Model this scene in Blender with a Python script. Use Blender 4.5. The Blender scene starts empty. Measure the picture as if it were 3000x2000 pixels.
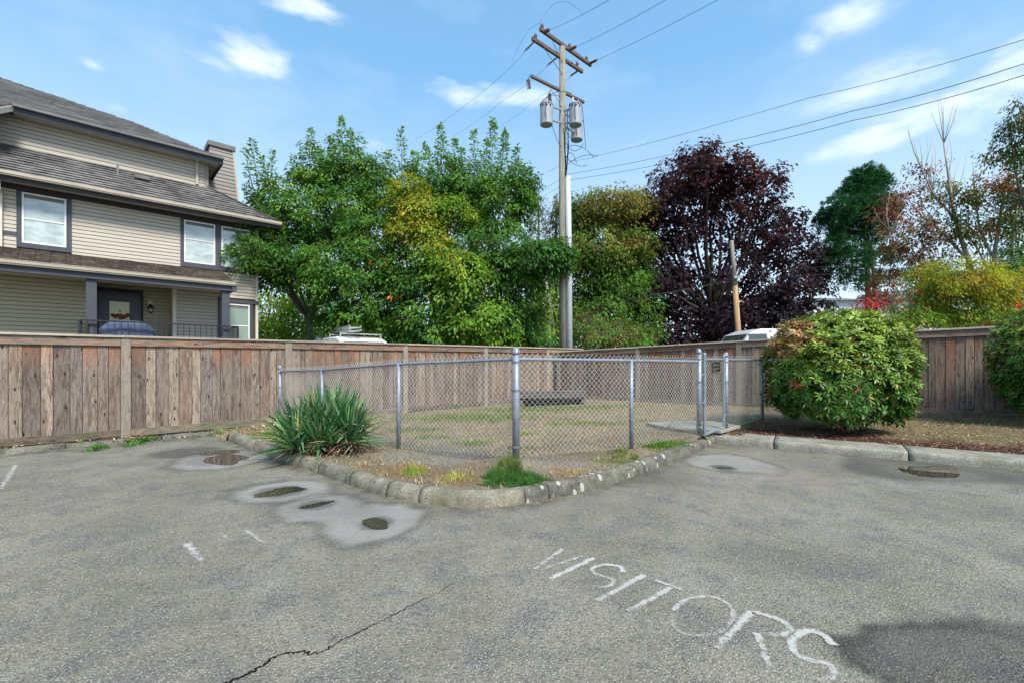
import bpy, math, random
import numpy as np
from mathutils import Vector, noise as mnoise
C = bpy.context.scene.collection
sc = bpy.context.scene
random.seed(7); R = np.random.RandomState(7)
PI = math.pi
F = 1045.0          # focal length in image pixels (see spot())
EYE = 1.40          # eye height above the asphalt
# ------------------------------------------------------------------ camera, sky, sun
cam = bpy.data.cameras.new('camera'); co = bpy.data.objects.new('camera', cam); C.objects.link(co)
co.location = (0, 0, EYE); co.rotation_euler = (PI/2, 0, 0)
cam.sensor_width = 36; cam.lens = 36*F/2352; cam.shift_y = 44/2352
cam.clip_start = .05; cam.clip_end = 2000
sc.camera = co
SUN_EL, SUN_AZ = 50, 150     # azimuth clockwise from +Y (south-east behind the camera)
w = bpy.data.worlds.new('World'); sc.world = w; w.use_nodes = True
nt = w.node_tree; nt.nodes.clear()
def N(t, **k):
    n = nt.nodes.new(t)
    for a, b in k.items(): setattr(n, a, b)
    return n
def L(a, b): nt.links.new(a, b)
def M(op, a, b=None, c=None, clamp=False):
    n = N('ShaderNodeMath', operation=op); n.use_clamp = clamp
    for i, x in enumerate((a, b, c)):
        if x is None: continue
        if isinstance(x, (int, float)): n.inputs[i].default_value = x
        else: L(x, n.inputs[i])
    return n.outputs[0]
def MIX(f, a, b, mode='MIX'):
    n = N('ShaderNodeMix', data_type='RGBA', blend_type=mode)
    for s, x in ((n.inputs[0], f), (n.inputs[6], a), (n.inputs[7], b)):
        if isinstance(x, (int, float)): s.default_value = x
        elif isinstance(x, tuple): s.default_value = (*x[:3], 1)
        else: L(x, s)
    return n.outputs[2]
def RAMP(f, stops, interp='LINEAR'):
    n = N('ShaderNodeValToRGB'); r = n.color_ramp; r.interpolation = interp
    while len(r.elements) < len(stops): r.elements.new(.5)
    for e, (p, c) in zip(r.elements, stops):
        e.position = p; e.color = (*c, 1) if isinstance(c, tuple) else (c, c, c, 1)
    L(f, n.inputs[0]); return n.outputs[0]
def NOISE(v, scale, detail=4, rough=.55, dist=0):
    n = N('ShaderNodeTexNoise'); n.inputs['Scale'].default_value = scale; n.inputs['Detail'].default_value = detail
    n.inputs['Roughness'].default_value = rough; n.inputs['Distortion'].default_value = dist
    if v is not None: L(v, n.inputs['Vector'])
    return n.outputs[0]
def VORO(v, scale, feat='F1', out=0, rnd=1):
    n = N('ShaderNodeTexVoronoi', feature=feat); n.inputs['Scale'].default_value = scale; n.inputs['Randomness'].default_value = rnd
    L(v, n.inputs['Vector']); return n.outputs[out]
def MAP(v, scale=(1,1,1), loc=(0,0,0), rot=(0,0,0)):
    n = N('ShaderNodeMapping'); n.inputs['Scale'].default_value = scale; n.inputs['Location'].default_value = loc
    n.inputs['Rotation'].default_value = rot; L(v, n.inputs[0]); return n.outputs[0]
sky = N('ShaderNodeTexSky', sky_type='NISHITA'); sky.sun_disc = False
sky.sun_elevation = math.radians(SUN_EL); sky.sun_rotation = math.radians(SUN_AZ)
sky.air_density = 1.0; sky.dust_density = .6; sky.ozone_density = 2.2
tc = N('ShaderNodeTexCoord'); sx = N('ShaderNodeSeparateXYZ'); L(tc.outputs['Generated'], sx.inputs[0])
X_, Y_, Z_ = sx.outputs
az = M('ARCTAN2', X_, Y_)
el = M('ARCSINE', Z_)
cv = N('ShaderNodeCombineXYZ'); L(az, cv.inputs[0]); L(M('MULTIPLY', el, 2.6), cv.inputs[1])
nz = NOISE(cv.outputs[0], 5.5, 7, .6, .3); nz2 = NOISE(cv.outputs[0], 2.0, 5, .6)
# clouds as they stand in the sky: azimuth, elevation, half widths (radians), strength
CL = []
for u, v, a, b, s in ((590,130,75,42,1.0),(500,150,60,25,.5),(1060,208,110,30,1.0),(1210,226,110,24,.7),(700,15,90,34,.8),(1955,38,75,28,.8),
                      (1860,95,35,22,.6),(2050,178,150,34,.9),(2200,262,180,50,.75),(1985,325,110,27,1.0),(2330,120,60,30,.8),(1470,325,110,28,.5),
                      (270,252,34,18,.8),(210,150,18,10,.5),(1370,215,80,30,.3),(860,340,60,20,.5),(1850,300,60,14,.35)):
    CL.append((math.atan2(u-1176, F), math.atan2(828-v, math.hypot(F, u-1176)), a/F, b/F, s))
acc = None
for a0, e0, wa, we, s in CL:
    q = M('ADD', M('POWER', M('ABSOLUTE', M('DIVIDE', M('SUBTRACT', az, a0), wa)), 2), M('POWER', M('ABSOLUTE', M('DIVIDE', M('SUBTRACT', el, e0), we)), 2))
    b = M('MULTIPLY', M('SUBTRACT', 1.25, M('SQRT', q), clamp=True), s)
    acc = b if acc is None else M('MAXIMUM', acc, b)
den = M('MULTIPLY', M('ADD', acc, M('MULTIPLY', M('SUBTRACT', nz, .54), 3.6)), 1.0)
mask = M('MULTIPLY', M('MULTIPLY', M('SUBTRACT', den, .12), .95, clamp=True), M('MULTIPLY', acc, 1.8, clamp=True))
thin = M('MULTIPLY', M('SUBTRACT', nz2, .50, clamp=True), 1.3, clamp=True)
hazef = RAMP(el, [(0, .85), (.16, .62), (.38, .55), (.75, .45)])
hcol = MIX(1.0, RAMP(el, [(0, (5.1/8, 5.8/8, 6.8/8)), (.30, (3.6/8, 4.85/8, 6.5/8)), (.55, (1.5/8, 3.5/8, 6.1/8))]), (1, 1, 1), 'MULTIPLY')
sc8 = N('ShaderNodeVectorMath', operation='SCALE'); L(hcol, sc8.inputs[0]); sc8.inputs['Scale'].default_value = 8
hz = MIX(hazef, sky.outputs[0], sc8.outputs[0])
tint = MIX(1.0, hz, (1.02, 1.05, 1.0), 'MULTIPLY')
c1 = MIX(M('MULTIPLY', thin, .7), tint, (5.2, 5.7, 6.3))
c2 = MIX(M('MULTIPLY', mask, .55), c1, (7.6, 7.6, 7.7))
bg = N('ShaderNodeBackground'); bg.inputs['Strength'].default_value = .086
ow = N('ShaderNodeOutputWorld'); L(c2, bg.inputs[0]); L(bg.outputs[0], ow.inputs[0])
sl = bpy.data.lights.new('sun', 'SUN'); sl.energy = 2.5; sl.angle = math.radians(16); sl.color = (1, .93, .82)
so = bpy.data.objects.new('sun', sl); C.objects.link(so)
sd = Vector((math.sin(math.radians(SUN_AZ))*math.cos(math.radians(SUN_EL)), math.cos(math.radians(SUN_AZ))*math.cos(math.radians(SUN_EL)), math.sin(math.radians(SUN_EL))))
so.rotation_euler = sd.to_track_quat('Z', 'Y').to_euler(); so.location = (0, -5, 20)
vs = sc.view_settings; vs.view_transform = 'Standard'; vs.look = 'None'; vs.gamma = 1; vs.exposure = 1.27
try: vs.use_curve_mapping = False
except Exception: pass
# ------------------------------------------------------------------ image pixel to world helpers
def spot(u, v, Y):          # image pixel (u, v) projected to a chosen depth Y -> metres
    return Vector(((u-1176)/F*Y, Y, EYE-(v-828)/F*Y))
def grd(u, v, z=0.0):       # where the ray through image pixel (u, v) meets level z
    Y = F*(EYE-z)/(v-828)
    return Vector(((u-1176)/F*Y, Y, z))
# ------------------------------------------------------------------ object helpers
def empty(name, loc=(0,0,0), rz=0, label=None, cat=None, group=None, kind=None):
    o = bpy.data.objects.new(name, None); C.objects.link(o); o.location = loc; o.rotation_euler = (0, 0, rz)
    o.empty_display_size = .2
    return tag(o, label, cat, group, kind)
def tag(o, label=None, cat=None, group=None, kind=None):
    if label: o['label'] = label
    if cat: o['category'] = cat
    if group: o['group'] = group
    if kind: o['kind'] = kind
    return o
class MB:
    def __init__(s): s.v = []; s.f = []
    def box(s, x0, x1, y0, y1, z0, z1):
        n = len(s.v)
        s.v += [(x0,y0,z0),(x1,y0,z0),(x1,y1,z0),(x0,y1,z0),(x0,y0,z1),(x1,y0,z1),(x1,y1,z1),(x0,y1,z1)]
        s.f += [tuple(n+i for i in q) for q in ((0,3,2,1),(4,5,6,7),(0,1,5,4),(1,2,6,5),(2,3,7,6),(3,0,4,7))]
        return s
    def hexa(s, p):           # eight corners, bottom four then top four
        n = len(s.v); s.v += [tuple(q) for q in p]
        s.f += [tuple(n+i for i in q) for q in ((0,3,2,1),(4,5,6,7),(0,1,5,4),(1,2,6,5),(2,3,7,6),(3,0,4,7))]
        return s
    def bar(s, a, b, w_, h_):   # box between two points
        a = Vector(a); b = Vector(b); d = (b-a).normalized(); up = Vector((0,0,1))
        if abs(d.z) > .95: up = Vector((0,1,0))
        x = d.cross(up).normalized()*w_/2; y = x.cross(d).normalized()*h_/2
        return s.hexa([a-x-y, a+x-y, a+x+y, a-x+y, b-x-y, b+x-y, b+x+y, b-x+y])
    def tube(s, pts, r, n=8, cap=True):
        pts = [Vector(p) for p in pts]; rs = r if isinstance(r, (list, tuple)) else [r]*len(pts)
        k0 = len(s.v); prev = None
        for i, p in enumerate(pts):
            d = (pts[min(i+1, len(pts)-1)]-pts[max(i-1, 0)])
            if d.length < 1e-9: d = Vector((0,0,1))
            d.normalize()
            if prev is None:
                a = d.cross(Vector((0,0,1)) if abs(d.z) < .9 else Vector((1,0,0))).normalized()
            else:
                a = (prev - d*prev.dot(d)); a = a.normalized() if a.length > 1e-6 else d.orthogonal().normalized()
            prev = a; b = d.cross(a)
            for j in range(n):
                t = 2*PI*j/n; s.v.append(tuple(p+(a*math.cos(t)+b*math.sin(t))*rs[i]))
        for i in range(len(pts)-1):
            for j in range(n):
                s.f.append((k0+i*n+j, k0+i*n+(j+1)%n, k0+(i+1)*n+(j+1)%n, k0+(i+1)*n+j))
        if cap:
            s.f.append(tuple(k0+j for j in range(n))[::-1]); s.f.append(tuple(k0+(len(pts)-1)*n+j for j in range(n)))
        return s
    def lathe(s, c, prof, n=20):   # prof: list of (r, z)
        k0 = len(s.v)
        for r, z in prof:
            for j in range(n):
                t = 2*PI*j/n; s.v.append((c[0]+r*math.cos(t), c[1]+r*math.sin(t), c[2]+z))
        for i in range(len(prof)-1):
            for j in range(n): s.f.append((k0+i*n+j, k0+i*n+(j+1)%n, k0+(i+1)*n+(j+1)%n, k0+(i+1)*n+j))
        s.f.append(tuple(k0+j for j in range(n))[::-1]); s.f.append(tuple(k0+(len(prof)-1)*n+j for j in range(n)))
        return s
    def poly(s, pts, faces): 
        n = len(s.v); s.v += [tuple(p) for p in pts]; s.f += [tuple(n+i for i in q) for q in faces]; return s
    def build(s, name, m, parent=None, bevel=0, smooth=False, **k):
        me = bpy.data.meshes.new(name); me.from_pydata(s.v, [], s.f); me.materials.append(m)
        if smooth: me.polygons.foreach_set('use_smooth', [True]*len(me.polygons))
        me.update()
        o = bpy.data.objects.new(name, me); C.objects.link(o)
        if parent: o.parent = parent
        if bevel:
            b = o.modifiers.new('b', 'BEVEL'); b.width = bevel; b.segments = 1; b.limit_method = 'ANGLE'
        return tag(o, **k)
def npmesh(name, V, Fc, m, parent=None, cols=None, attrs=None, smooth=False, **k):
    """V (n,3); Fc (m,3|4) int array"""
    me = bpy.data.meshes.new(name); V = np.asarray(V, np.float32); Fc = np.asarray(Fc, np.int32); q = Fc.shape[1]
    me.vertices.add(len(V)); me.vertices.foreach_set('co', V.ravel())
    me.loops.add(Fc.size); me.loops.foreach_set('vertex_index', Fc.ravel())
    me.polygons.add(len(Fc)); me.polygons.foreach_set('loop_start', np.arange(0, Fc.size, q, dtype=np.int32))
    if smooth: me.polygons.foreach_set('use_smooth', np.ones(len(Fc), bool))
    me.update(calc_edges=True)
    if cols is not None:
        a = me.attributes.new('tint', 'FLOAT_COLOR', 'POINT'); c = np.ones((len(V), 4), np.float32); c[:, :3] = cols; a.data.foreach_set('color', c.ravel())
    for an, av in (attrs or {}).items():
        a = me.attributes.new(an, 'FLOAT', 'POINT'); a.data.foreach_set('value', np.asarray(av, np.float32))
    me.materials.append(m)
    o = bpy.data.objects.new(name, me); C.objects.link(o)
    if parent: o.parent = parent
    return tag(o, **k)
def rename_part(o, n): o.name = n; return o
# ------------------------------------------------------------------ materials
MT = {}
def begin(name):
    global nt
    m = bpy.data.materials.new(name); m.use_nodes = True; nt = m.node_tree; nt.nodes.clear(); MT[name] = m
    return m
def finish(col, rough=.8, spec=.3, bump=None, bstr=.3, bdist=.01, metal=0, trans=0, alpha=None, coat=0):
    p = N('ShaderNodeBsdfPrincipled'); o = N('ShaderNodeOutputMaterial')
    for s, x in (('Base Color', col), ('Roughness', rough), ('Specular IOR Level', spec), ('Metallic', metal), ('Coat Weight', coat)):
        if isinstance(x, tuple): p.inputs[s].default_value = (*x, 1)
        elif isinstance(x, (int, float)): p.inputs[s].default_value = x
        else: L(x, p.inputs[s])
    if bump is not None:
        b = N('ShaderNodeBump'); b.inputs['Strength'].default_value = bstr; b.inputs['Distance'].default_value = bdist
        L(bump, b.inputs['Height']); L(b.outputs[0], p.inputs['Normal'])
    out = p.outputs[0]
    if trans:
        t = N('ShaderNodeBsdfTranslucent')
        if isinstance(col, tuple): t.inputs[0].default_value = (*col, 1)
        else: L(MIX(1.0, col, (1.5, 1.5, .8), 'MULTIPLY'), t.inputs[0])
        mx = N('ShaderNodeMixShader'); mx.inputs[0].default_value = trans; L(out, mx.inputs[1]); L(t.outputs[0], mx.inputs[2]); out = mx.outputs[0]
    if alpha is not None:
        t = N('ShaderNodeBsdfTransparent'); mx = N('ShaderNodeMixShader'); L(alpha, mx.inputs[0]); L(t.outputs[0], mx.inputs[1]); L(out, mx.inputs[2]); out = mx.outputs[0]
    L(out, o.inputs[0])
def OBJ(): return N('ShaderNodeTexCoord').outputs['Object']
def RND(): return N('ShaderNodeObjectInfo').outputs['Random']
def ATT(n, fac=True):
    a = N('ShaderNodeAttribute', attribute_name=n); return a.outputs['Fac'] if fac else a.outputs['Color']
def simple(name, c1, c2, scale, rough=.7, spec=.3, bump=.2, metal=0, detail=5, stretch=(1,1,1), trans=0, bd=.01, coat=0):
    m = begin(name); v = MAP(OBJ(), stretch); n = NOISE(v, scale, detail)
    finish(RAMP(n, [(.3, c1), (.7, c2)]), rough, spec, n, bump, bd, metal, trans, coat=coat); return m
def geo_off():       # object coordinates shifted by a per-object random amount
    r = RND(); c = N('ShaderNodeCombineXYZ'); L(M('MULTIPLY', r, 37), c.inputs[0]); L(M('MULTIPLY', r, 91), c.inputs[1]); L(M('MULTIPLY', r, 53), c.inputs[2])
    a = N('ShaderNodeVectorMath', operation='ADD'); L(OBJ(), a.inputs[0]); L(c.outputs[0], a.inputs[1]); return a.outputs[0], r
def wood(name, along='z', tone=1.0, orange=.0, top=1.65, greenish=0.0, pale=0.0):
    m = begin(name); v, r = geo_off()
    st = (1, 1, .07) if along == 'z' else (.07, 1, 1)
    big = NOISE(MAP(v, (3, 3, .7) if along == 'z' else (.7, 3, 3)), 2.2, 4, .6, .6)
    g1 = NOISE(MAP(v, st), 60, 6, .65, 1.6); g2 = NOISE(MAP(v, st), 190, 3, .6)
    base = RAMP(r, [(0, (.30,.215,.16)), (.18, (.19,.145,.125)), (.36, (.37,.295,.22)), (.52, (.26,.145,.09)), (.7, (.27,.225,.205)), (.86, (.35,.275,.205)), (1, (.20,.125,.095))])
    c = MIX(M('MULTIPLY', RAMP(big, [(.3, 0.0), (.7, 1.0)]), .42), base, (.42, .35, .29))
    c = MIX(RAMP(g1, [(.36, .85), (.54, 0.0)]), c, (.085,.065,.06))
    st3 = NOISE(MAP(v, (1, 1, .12) if along == 'z' else (.12, 1, 1)), 17, 4, .6, 1.2); c = MIX(RAMP(st3, [(.38, .75), (.52, 0.0)]), c, (.10,.072,.06))
    c = MIX(RAMP(g2, [(.5, 0.0), (.75, .35)]), c, (.5,.44,.4))
    # knots with rings
    ks = N('ShaderNodeSeparateXYZ'); L(v, ks.inputs[0]); kc = N('ShaderNodeCombineXYZ'); L(ks.outputs[0], kc.inputs[0]); L(ks.outputs[2], kc.inputs[1])
    kv = MAP(kc.outputs[0], (6.5, 2.3, 1) if along == 'z' else (1.8, 6.5, 1))
    kd = N('ShaderNodeTexVoronoi'); kd.voronoi_dimensions = '2D'; kd.inputs['Scale'].default_value = 1.0; L(kv, kd.inputs['Vector'])
    sp = N('ShaderNodeSeparateColor'); L(kd.outputs['Color'], sp.inputs[0])
    kk = M('MULTIPLY', RAMP(kd.outputs['Distance'], [(.05, 1.0), (.10, 0.0)]), M('GREATER_THAN', sp.outputs[0], .55))
    ring = M('MULTIPLY', M('MULTIPLY', M('SINE', M('MULTIPLY', kd.outputs['Distance'], 95)), .5), RAMP(kd.outputs['Distance'], [(.08, 1.0), (.34, 0.0)]))
    c = MIX(M('MULTIPLY', M('MULTIPLY', ring, M('GREATER_THAN', sp.outputs[0], .55), clamp=True), .9), c, (.12,.09,.085))
    c = MIX(kk, c, (.035,.025,.022))
    if orange:
        z = N('ShaderNodeSeparateXYZ'); L(OBJ(), z.inputs[0])
        if along == 'z':
            f = M('MULTIPLY', M('SUBTRACT', z.outputs[2], top-.55), 1.9, clamp=True)
            r2 = M('FRACT', M('MULTIPLY', r, 17.3))
            f = M('MULTIPLY', f, M('MULTIPLY', M('SUBTRACT', r2, .30), 2.2, clamp=True))
            f = M('MULTIPLY', f, RAMP(g1, [(.35, .2), (.6, 1.0)]))
        else: f = RAMP(big, [(.45, 0.0), (.68, 1.0)])
        c = MIX(M('MULTIPLY', f, orange), c, (.36,.15,.07))
    if greenish:
        z = N('ShaderNodeSeparateXYZ'); L(OBJ(), z.inputs[0])
        f = M('MULTIPLY', RAMP(NOISE(v, 3, 5, .65), [(.45, 0.0), (.62, 1.0)]), greenish)
        c = MIX(f, c, (.13,.15,.085))
    if pale: c = MIX(pale, c, (.40,.37,.32))
    tn = M('ADD', .66, M('MULTIPLY', M('FRACT', M('MULTIPLY', r, 7.77)), .46)); tc_ = N('ShaderNodeCombineColor')
    for i_ in range(3): L(tn, tc_.inputs[i_])
    c = MIX(1.0, c, tc_.outputs[0], 'MULTIPLY')
    if tone != 1: c = MIX(1.0, c, (tone, tone, tone), 'MULTIPLY')
    bm = M('ADD', M('MULTIPLY', g1, 1.0), M('MULTIPLY', kk, -.8))
    finish(c, .85, .2, bm, .55, .004); return m
wood('board', 'z', .90, 1.0)
wood('board_warm', 'z', .80, .85, 1.35)
wood('fascia', 'x', 1.0, .5)
wood('fascia_dark', 'x', .62, .45)
wood('capwood', 'x', 1.25, 0, pale=.35)
wood('kick', 'x', .75, 0, greenish=.8)
wood('postwood', 'z', 1.08, 0, greenish=.55, pale=.3)
simple('gap_shade', (.035,.033,.034), (.05,.047,.048), 4, .95)  # dark roof base and fence backing; shade of the gaps put into colour
simple('bench_wood', (.07,.065,.06), (.14,.125,.11), 8, .85, .2, .3, stretch=(.3,3,3))
# asphalt
m = begin('asphalt'); v = OBJ()
pale, rim, damp = ATT('pale'), ATT('rim'), ATT('damp')
n1 = NOISE(v, .55, 5, .6); n2 = NOISE(v, 3.2, 6, .62, .4); n3 = NOISE(v, 38, 4, .7)
vc = N('ShaderNodeTexVoronoi'); vc.inputs['Scale'].default_value = 82; L(v, vc.inputs['Vector'])
spc = N('ShaderNodeSeparateColor'); L(vc.outputs['Color'], spc.inputs[0])
ve = VORO(v, 82, 'DISTANCE_TO_EDGE')
vb = N('ShaderNodeTexVoronoi'); vb.inputs['Scale'].default_value = 46; L(v, vb.inputs['Vector'])
spb = N('ShaderNodeSeparateColor'); L(vb.outputs['Color'], spb.inputs[0])
c = MIX(RAMP(n1, [(.38, 0.0), (.62, 1.0)]), (.215,.206,.155), (.280,.266,.210))
lil = RAMP(n2, [(.50, 0.0), (.64, 1.0)])
n4 = NOISE(v, 1.1, 7, .68, .8); c = MIX(RAMP(n4, [(.34, .45), (.50, 0.0)]), c, (.10,.10,.085)); c = MIX(RAMP(n4, [(.52, 0.0), (.68, .5)]), c, (.31,.30,.265))
c = MIX(M('MULTIPLY', lil, .55), c, (.195,.182,.20))
c = MIX(RAMP(n3, [(.3, .35), (.6, 0.0)]), c, (.07,.07,.06))
c = MIX(RAMP(spc.outputs[0], [(0, .6), (.35, 0.0)]), c, (.06,.06,.05))
stone = M('MULTIPLY', M('GREATER_THAN', spc.outputs[1], .80), RAMP(vc.outputs['Distance'], [(.28, 1.0), (.42, 0.0)]))
c = MIX(M('MULTIPLY', stone, .75), c, (.44,.42,.35))
stone2 = M('MULTIPLY', M('GREATER_THAN', spb.outputs[1], .86), RAMP(vb.outputs['Distance'], [(.22, 1.0), (.32, 0.0)]))
c = MIX(M('MULTIPLY', M('MULTIPLY', stone2, RAMP(n2, [(.4, .25), (.6, 1.0)])), .75), c, (.46,.44,.38))
edge = RAMP(ve, [(0, 1.0), (.12, 0.0)])
c = MIX(M('MULTIPLY', M('MULTIPLY', edge, M('ADD', M('MULTIPLY', lil, .45), .5)), .95), c, (.035,.033,.03))
c = MIX(M('MULTIPLY', M('MULTIPLY', pale, RAMP(n2, [(.3, .55), (.6, 1.0)])), .62), c, MIX(M('MULTIPLY', n3, .5), (.36,.355,.35), (.20,.20,.20)))
nr = NOISE(v, 2.2, 6, .7)
c = MIX(M('MULTIPLY', rim, .80), c, (.06,.058,.056))
c = MIX(M('MULTIPLY', damp, .95), c, MIX(1.0, c, (.20,.205,.22), 'MULTIPLY'))
c = MIX(M('MULTIPLY', ATT('pink'), .35), c, (.24,.19,.165))
c = MIX(ATT('grime'), c, (.07,.065,.045))
od_ = N('ShaderNodeTexVoronoi'); od_.inputs['Scale'].default_value = 1.9; L(v, od_.inputs['Vector']); c = MIX(RAMP(M('ADD', od_.outputs['Distance'], M('MULTIPLY', n3, .06)), [(.045, .7), (.075, 0.0)]), c, (.05,.048,.04))
hgt = M('ADD', M('ADD', M('MULTIPLY', RAMP(vc.outputs['Distance'], [(0, 1.0), (.6, 0.0)]), .6), M('MULTIPLY', stone2, .5)), M('MULTIPLY', n3, .7))
rg = M('SUBTRACT', .86, M('ADD', M('MULTIPLY', damp, .22), M('MULTIPLY', pale, .12)))
finish(c, rg, .3, hgt, .9, .008)
# kerb concrete
def concrete(name, c1, c2, moss=.3, dark=.3, spots=0):
    m = begin(name); v, r = geo_off(); v0 = N('ShaderNodeNewGeometry').outputs['Position']
    n1 = NOISE(v0, 6, 6, .65); n2 = NOISE(v0, 70, 4, .7); n3 = NOISE(v0, 2.3, 5, .6)
    c = MIX(RAMP(n1, [(.35, 0.0), (.65, 1.0)]), c1, c2)
    c = MIX(RAMP(n2, [(.42, .55), (.55, 0.0)]), c, (.07,.065,.055))
    c = MIX(RAMP(n2, [(.56, 0.0), (.68, .6)]), c, (.48,.46,.40))
    c = MIX(M('MULTIPLY', RAMP(n3, [(.48, 0.0), (.62, 1.0)]), moss), c, (.13,.14,.07))
    c = MIX(M('MULTIPLY', RAMP(NOISE(v0, 4.1, 6, .7), [(.45, 0.0), (.6, 1.0)]), dark), c, (.045,.043,.04))
    c = MIX(M('MULTIPLY', r, .25), c, (.15,.14,.12))
    if spots:
        sv = N('ShaderNodeTexVoronoi'); sv.inputs['Scale'].default_value = 12; L(MAP(v0, (1, 1, .55)), sv.inputs['Vector'])
        sc_ = N('ShaderNodeSeparateColor'); L(sv.outputs['Color'], sc_.inputs[0])
        f = M('MULTIPLY', RAMP(M('ADD', sv.outputs['Distance'], M('MULTIPLY', n1, .35)), [(.44, 1.0), (.54, 0.0)]), M('GREATER_THAN', sc_.outputs[0], .6))
        c = MIX(M('MULTIPLY', f, spots), c, (.55,.54,.49))
    finish(c, .9, .2, M('ADD', n2, M('MULTIPLY', n1, .6)), .6, .01); return m
concrete('kerb', (.235,.205,.155), (.36,.33,.265), .5, .42)
concrete('kerb_stained', (.11,.105,.095), (.21,.20,.175), .3, .7, .6)
concrete('kerb_low', (.14,.135,.12), (.22,.21,.185), .5, .7)
concrete('kerb_right', (.29,.285,.235), (.40,.39,.335), .45, .25)
concrete('slab', (.36,.35,.31), (.46,.45,.40), .15, .1)
concrete('kerb_face_moss', (.16,.15,.10), (.25,.235,.17), .8, .5)
simple('gap', (.02,.018,.015), (.035,.03,.025), 10)
# ground
m = begin('lawn_soil'); v = OBJ()
n1 = NOISE(v, 2.2, 6, .65); n2 = NOISE(v, 30, 5, .7); n3 = NOISE(v, 120, 3, .7)
c = MIX(RAMP(n1, [(.35, 0.0), (.65, 1.0)]), (.20,.165,.115), (.29,.25,.18))
c = MIX(M('MULTIPLY', ATT('bare'), .9), c, MIX(n2, (.15,.135,.115), (.40,.37,.33)))
c = MIX(M('MULTIPLY', ATT('green'), .8), c, (.13,.16,.035))
c = MIX(ATT('brown'), c, (.23,.145,.075))
c = MIX(RAMP(n2, [(.35, .7), (.55, 0.0)]), c, (.08,.06,.035))
c = MIX(RAMP(n3, [(.55, 0.0), (.7, .6)]), c, (.44,.37,.24))
finish(c, .95, .1, M('ADD', n2, n3), .8, .02)
m = begin('mulch'); v = OBJ()
n1 = NOISE(v, 1.6, 5, .6); n2 = NOISE(MAP(v, (1, 1, 1)), 45, 5, .75); n3 = NOISE(v, 140, 3, .7)
c = MIX(ATT('mulch'), MIX(n1, (.26,.215,.12), (.20,.16,.09)), MIX(n1, (.075,.040,.030), (.12,.062,.044)))
c = MIX(RAMP(n2, [(.35, .75), (.55, 0.0)]), c, (.03,.02,.016))
c = MIX(RAMP(n3, [(.55, 0.0), (.7, .5)]), c, (.30,.22,.14))
finish(c, .95, .1, M('ADD', n2, n3), .9, .02)
simple('far_ground', (.10,.12,.05), (.16,.15,.09), .6, .95, .1, .3)
simple('back_road', (.10,.10,.10), (.15,.15,.14), 3, .9, .2, .2)
# metals etc
simple('galv', (.17,.20,.255), (.27,.295,.34), 14, .45, .5, .1, metal=.25)
simple('galv_wire', (.50,.48,.45), (.66,.64,.60), 20, .42, .5, .05, metal=.15)
simple('fastener', (.16,.17,.19), (.24,.25,.27), 30, .5, .5, .05, metal=.5)
simple('sign_black', (.012,.013,.012), (.02,.02,.018), 12, .5, .4, .02)
simple('sign_gold', (.15,.15,.10), (.22,.215,.15), 12, .5, .4, .02)
# house
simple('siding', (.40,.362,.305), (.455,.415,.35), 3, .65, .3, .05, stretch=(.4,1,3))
simple('lap_shade', (.05,.042,.035), (.07,.06,.05), 3, .9)  # dark backing wall; shadow lines under the siding boards put into its colour
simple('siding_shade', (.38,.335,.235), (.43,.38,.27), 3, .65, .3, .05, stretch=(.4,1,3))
simple('siding_grey', (.22,.205,.19), (.27,.25,.235), 3, .65, .3, .05, stretch=(.4,1,3))
simple('trim_slate', (.050,.055,.072), (.065,.070,.090), 4, .6, .3, .05)
simple('trim_dark', (.028,.024,.03), (.04,.034,.042), 4, .6, .3, .05)
simple('trim_cream', (.52,.47,.40), (.60,.55,.47), 5, .5, .4, .04)
simple('gutter_cream', (.30,.265,.205), (.42,.375,.30), 2, .5, .4, .04, stretch=(1,1,6))
simple('gutter_dark', (.10,.098,.10), (.15,.145,.14), 3, .5, .4, .04)
simple('soffit', (.40,.345,.28), (.50,.44,.37), 3, .7, .3, .1)
simple('white_frame', (.66,.66,.63), (.74,.74,.71), 4, .4, .5, .02)
simple('black_metal', (.012,.011,.014), (.022,.020,.025), 8, .4, .5, .02)
simple('door_paint', (.018,.018,.026), (.026,.026,.036), 3, .4, .5, .03)
simple('lamp_glass', (.45,.43,.36), (.55,.52,.45), 8, .15, .6, .02)
simple('grill_cloth', (.035,.050,.095), (.085,.115,.19), 3.5, .75, .2, .9, bd=.05)
simple('petal_red', (.42,.02,.02), (.6,.07,.03), 9, .6)
simple('wreath_green', (.02,.05,.02), (.04,.09,.03), 9, .6)
m = begin('glass'); v = OBJ(); n = NOISE(v, 5, 2); n5 = NOISE(MAP(v, (1,1,2)), 2.2, 5, .6, .5); finish(MIX(RAMP(n5, [(.4, 0.0), (.6, 1.0)]), (.30,.37,.36), (.46,.52,.51)), .04, .9, n, .04, .02, coat=.6)  # pale blinds and sky; noise patches put reflections into the pane colour
m = begin('glass_tree_reflection'); v = OBJ(); n = NOISE(v, 5, 2); finish(MIX(n, (.15,.22,.17), (.21,.29,.23)), .05, .9, n, .04, .02, coat=.5)  # green of reflected trees put into the pane colour
m = begin('glass_warm'); v = OBJ(); n = NOISE(MAP(v, (1,1,9)), 5, 3); finish(MIX(n, (.42,.36,.20), (.58,.52,.34)), .08, .6, n, .05, .01)
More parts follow.
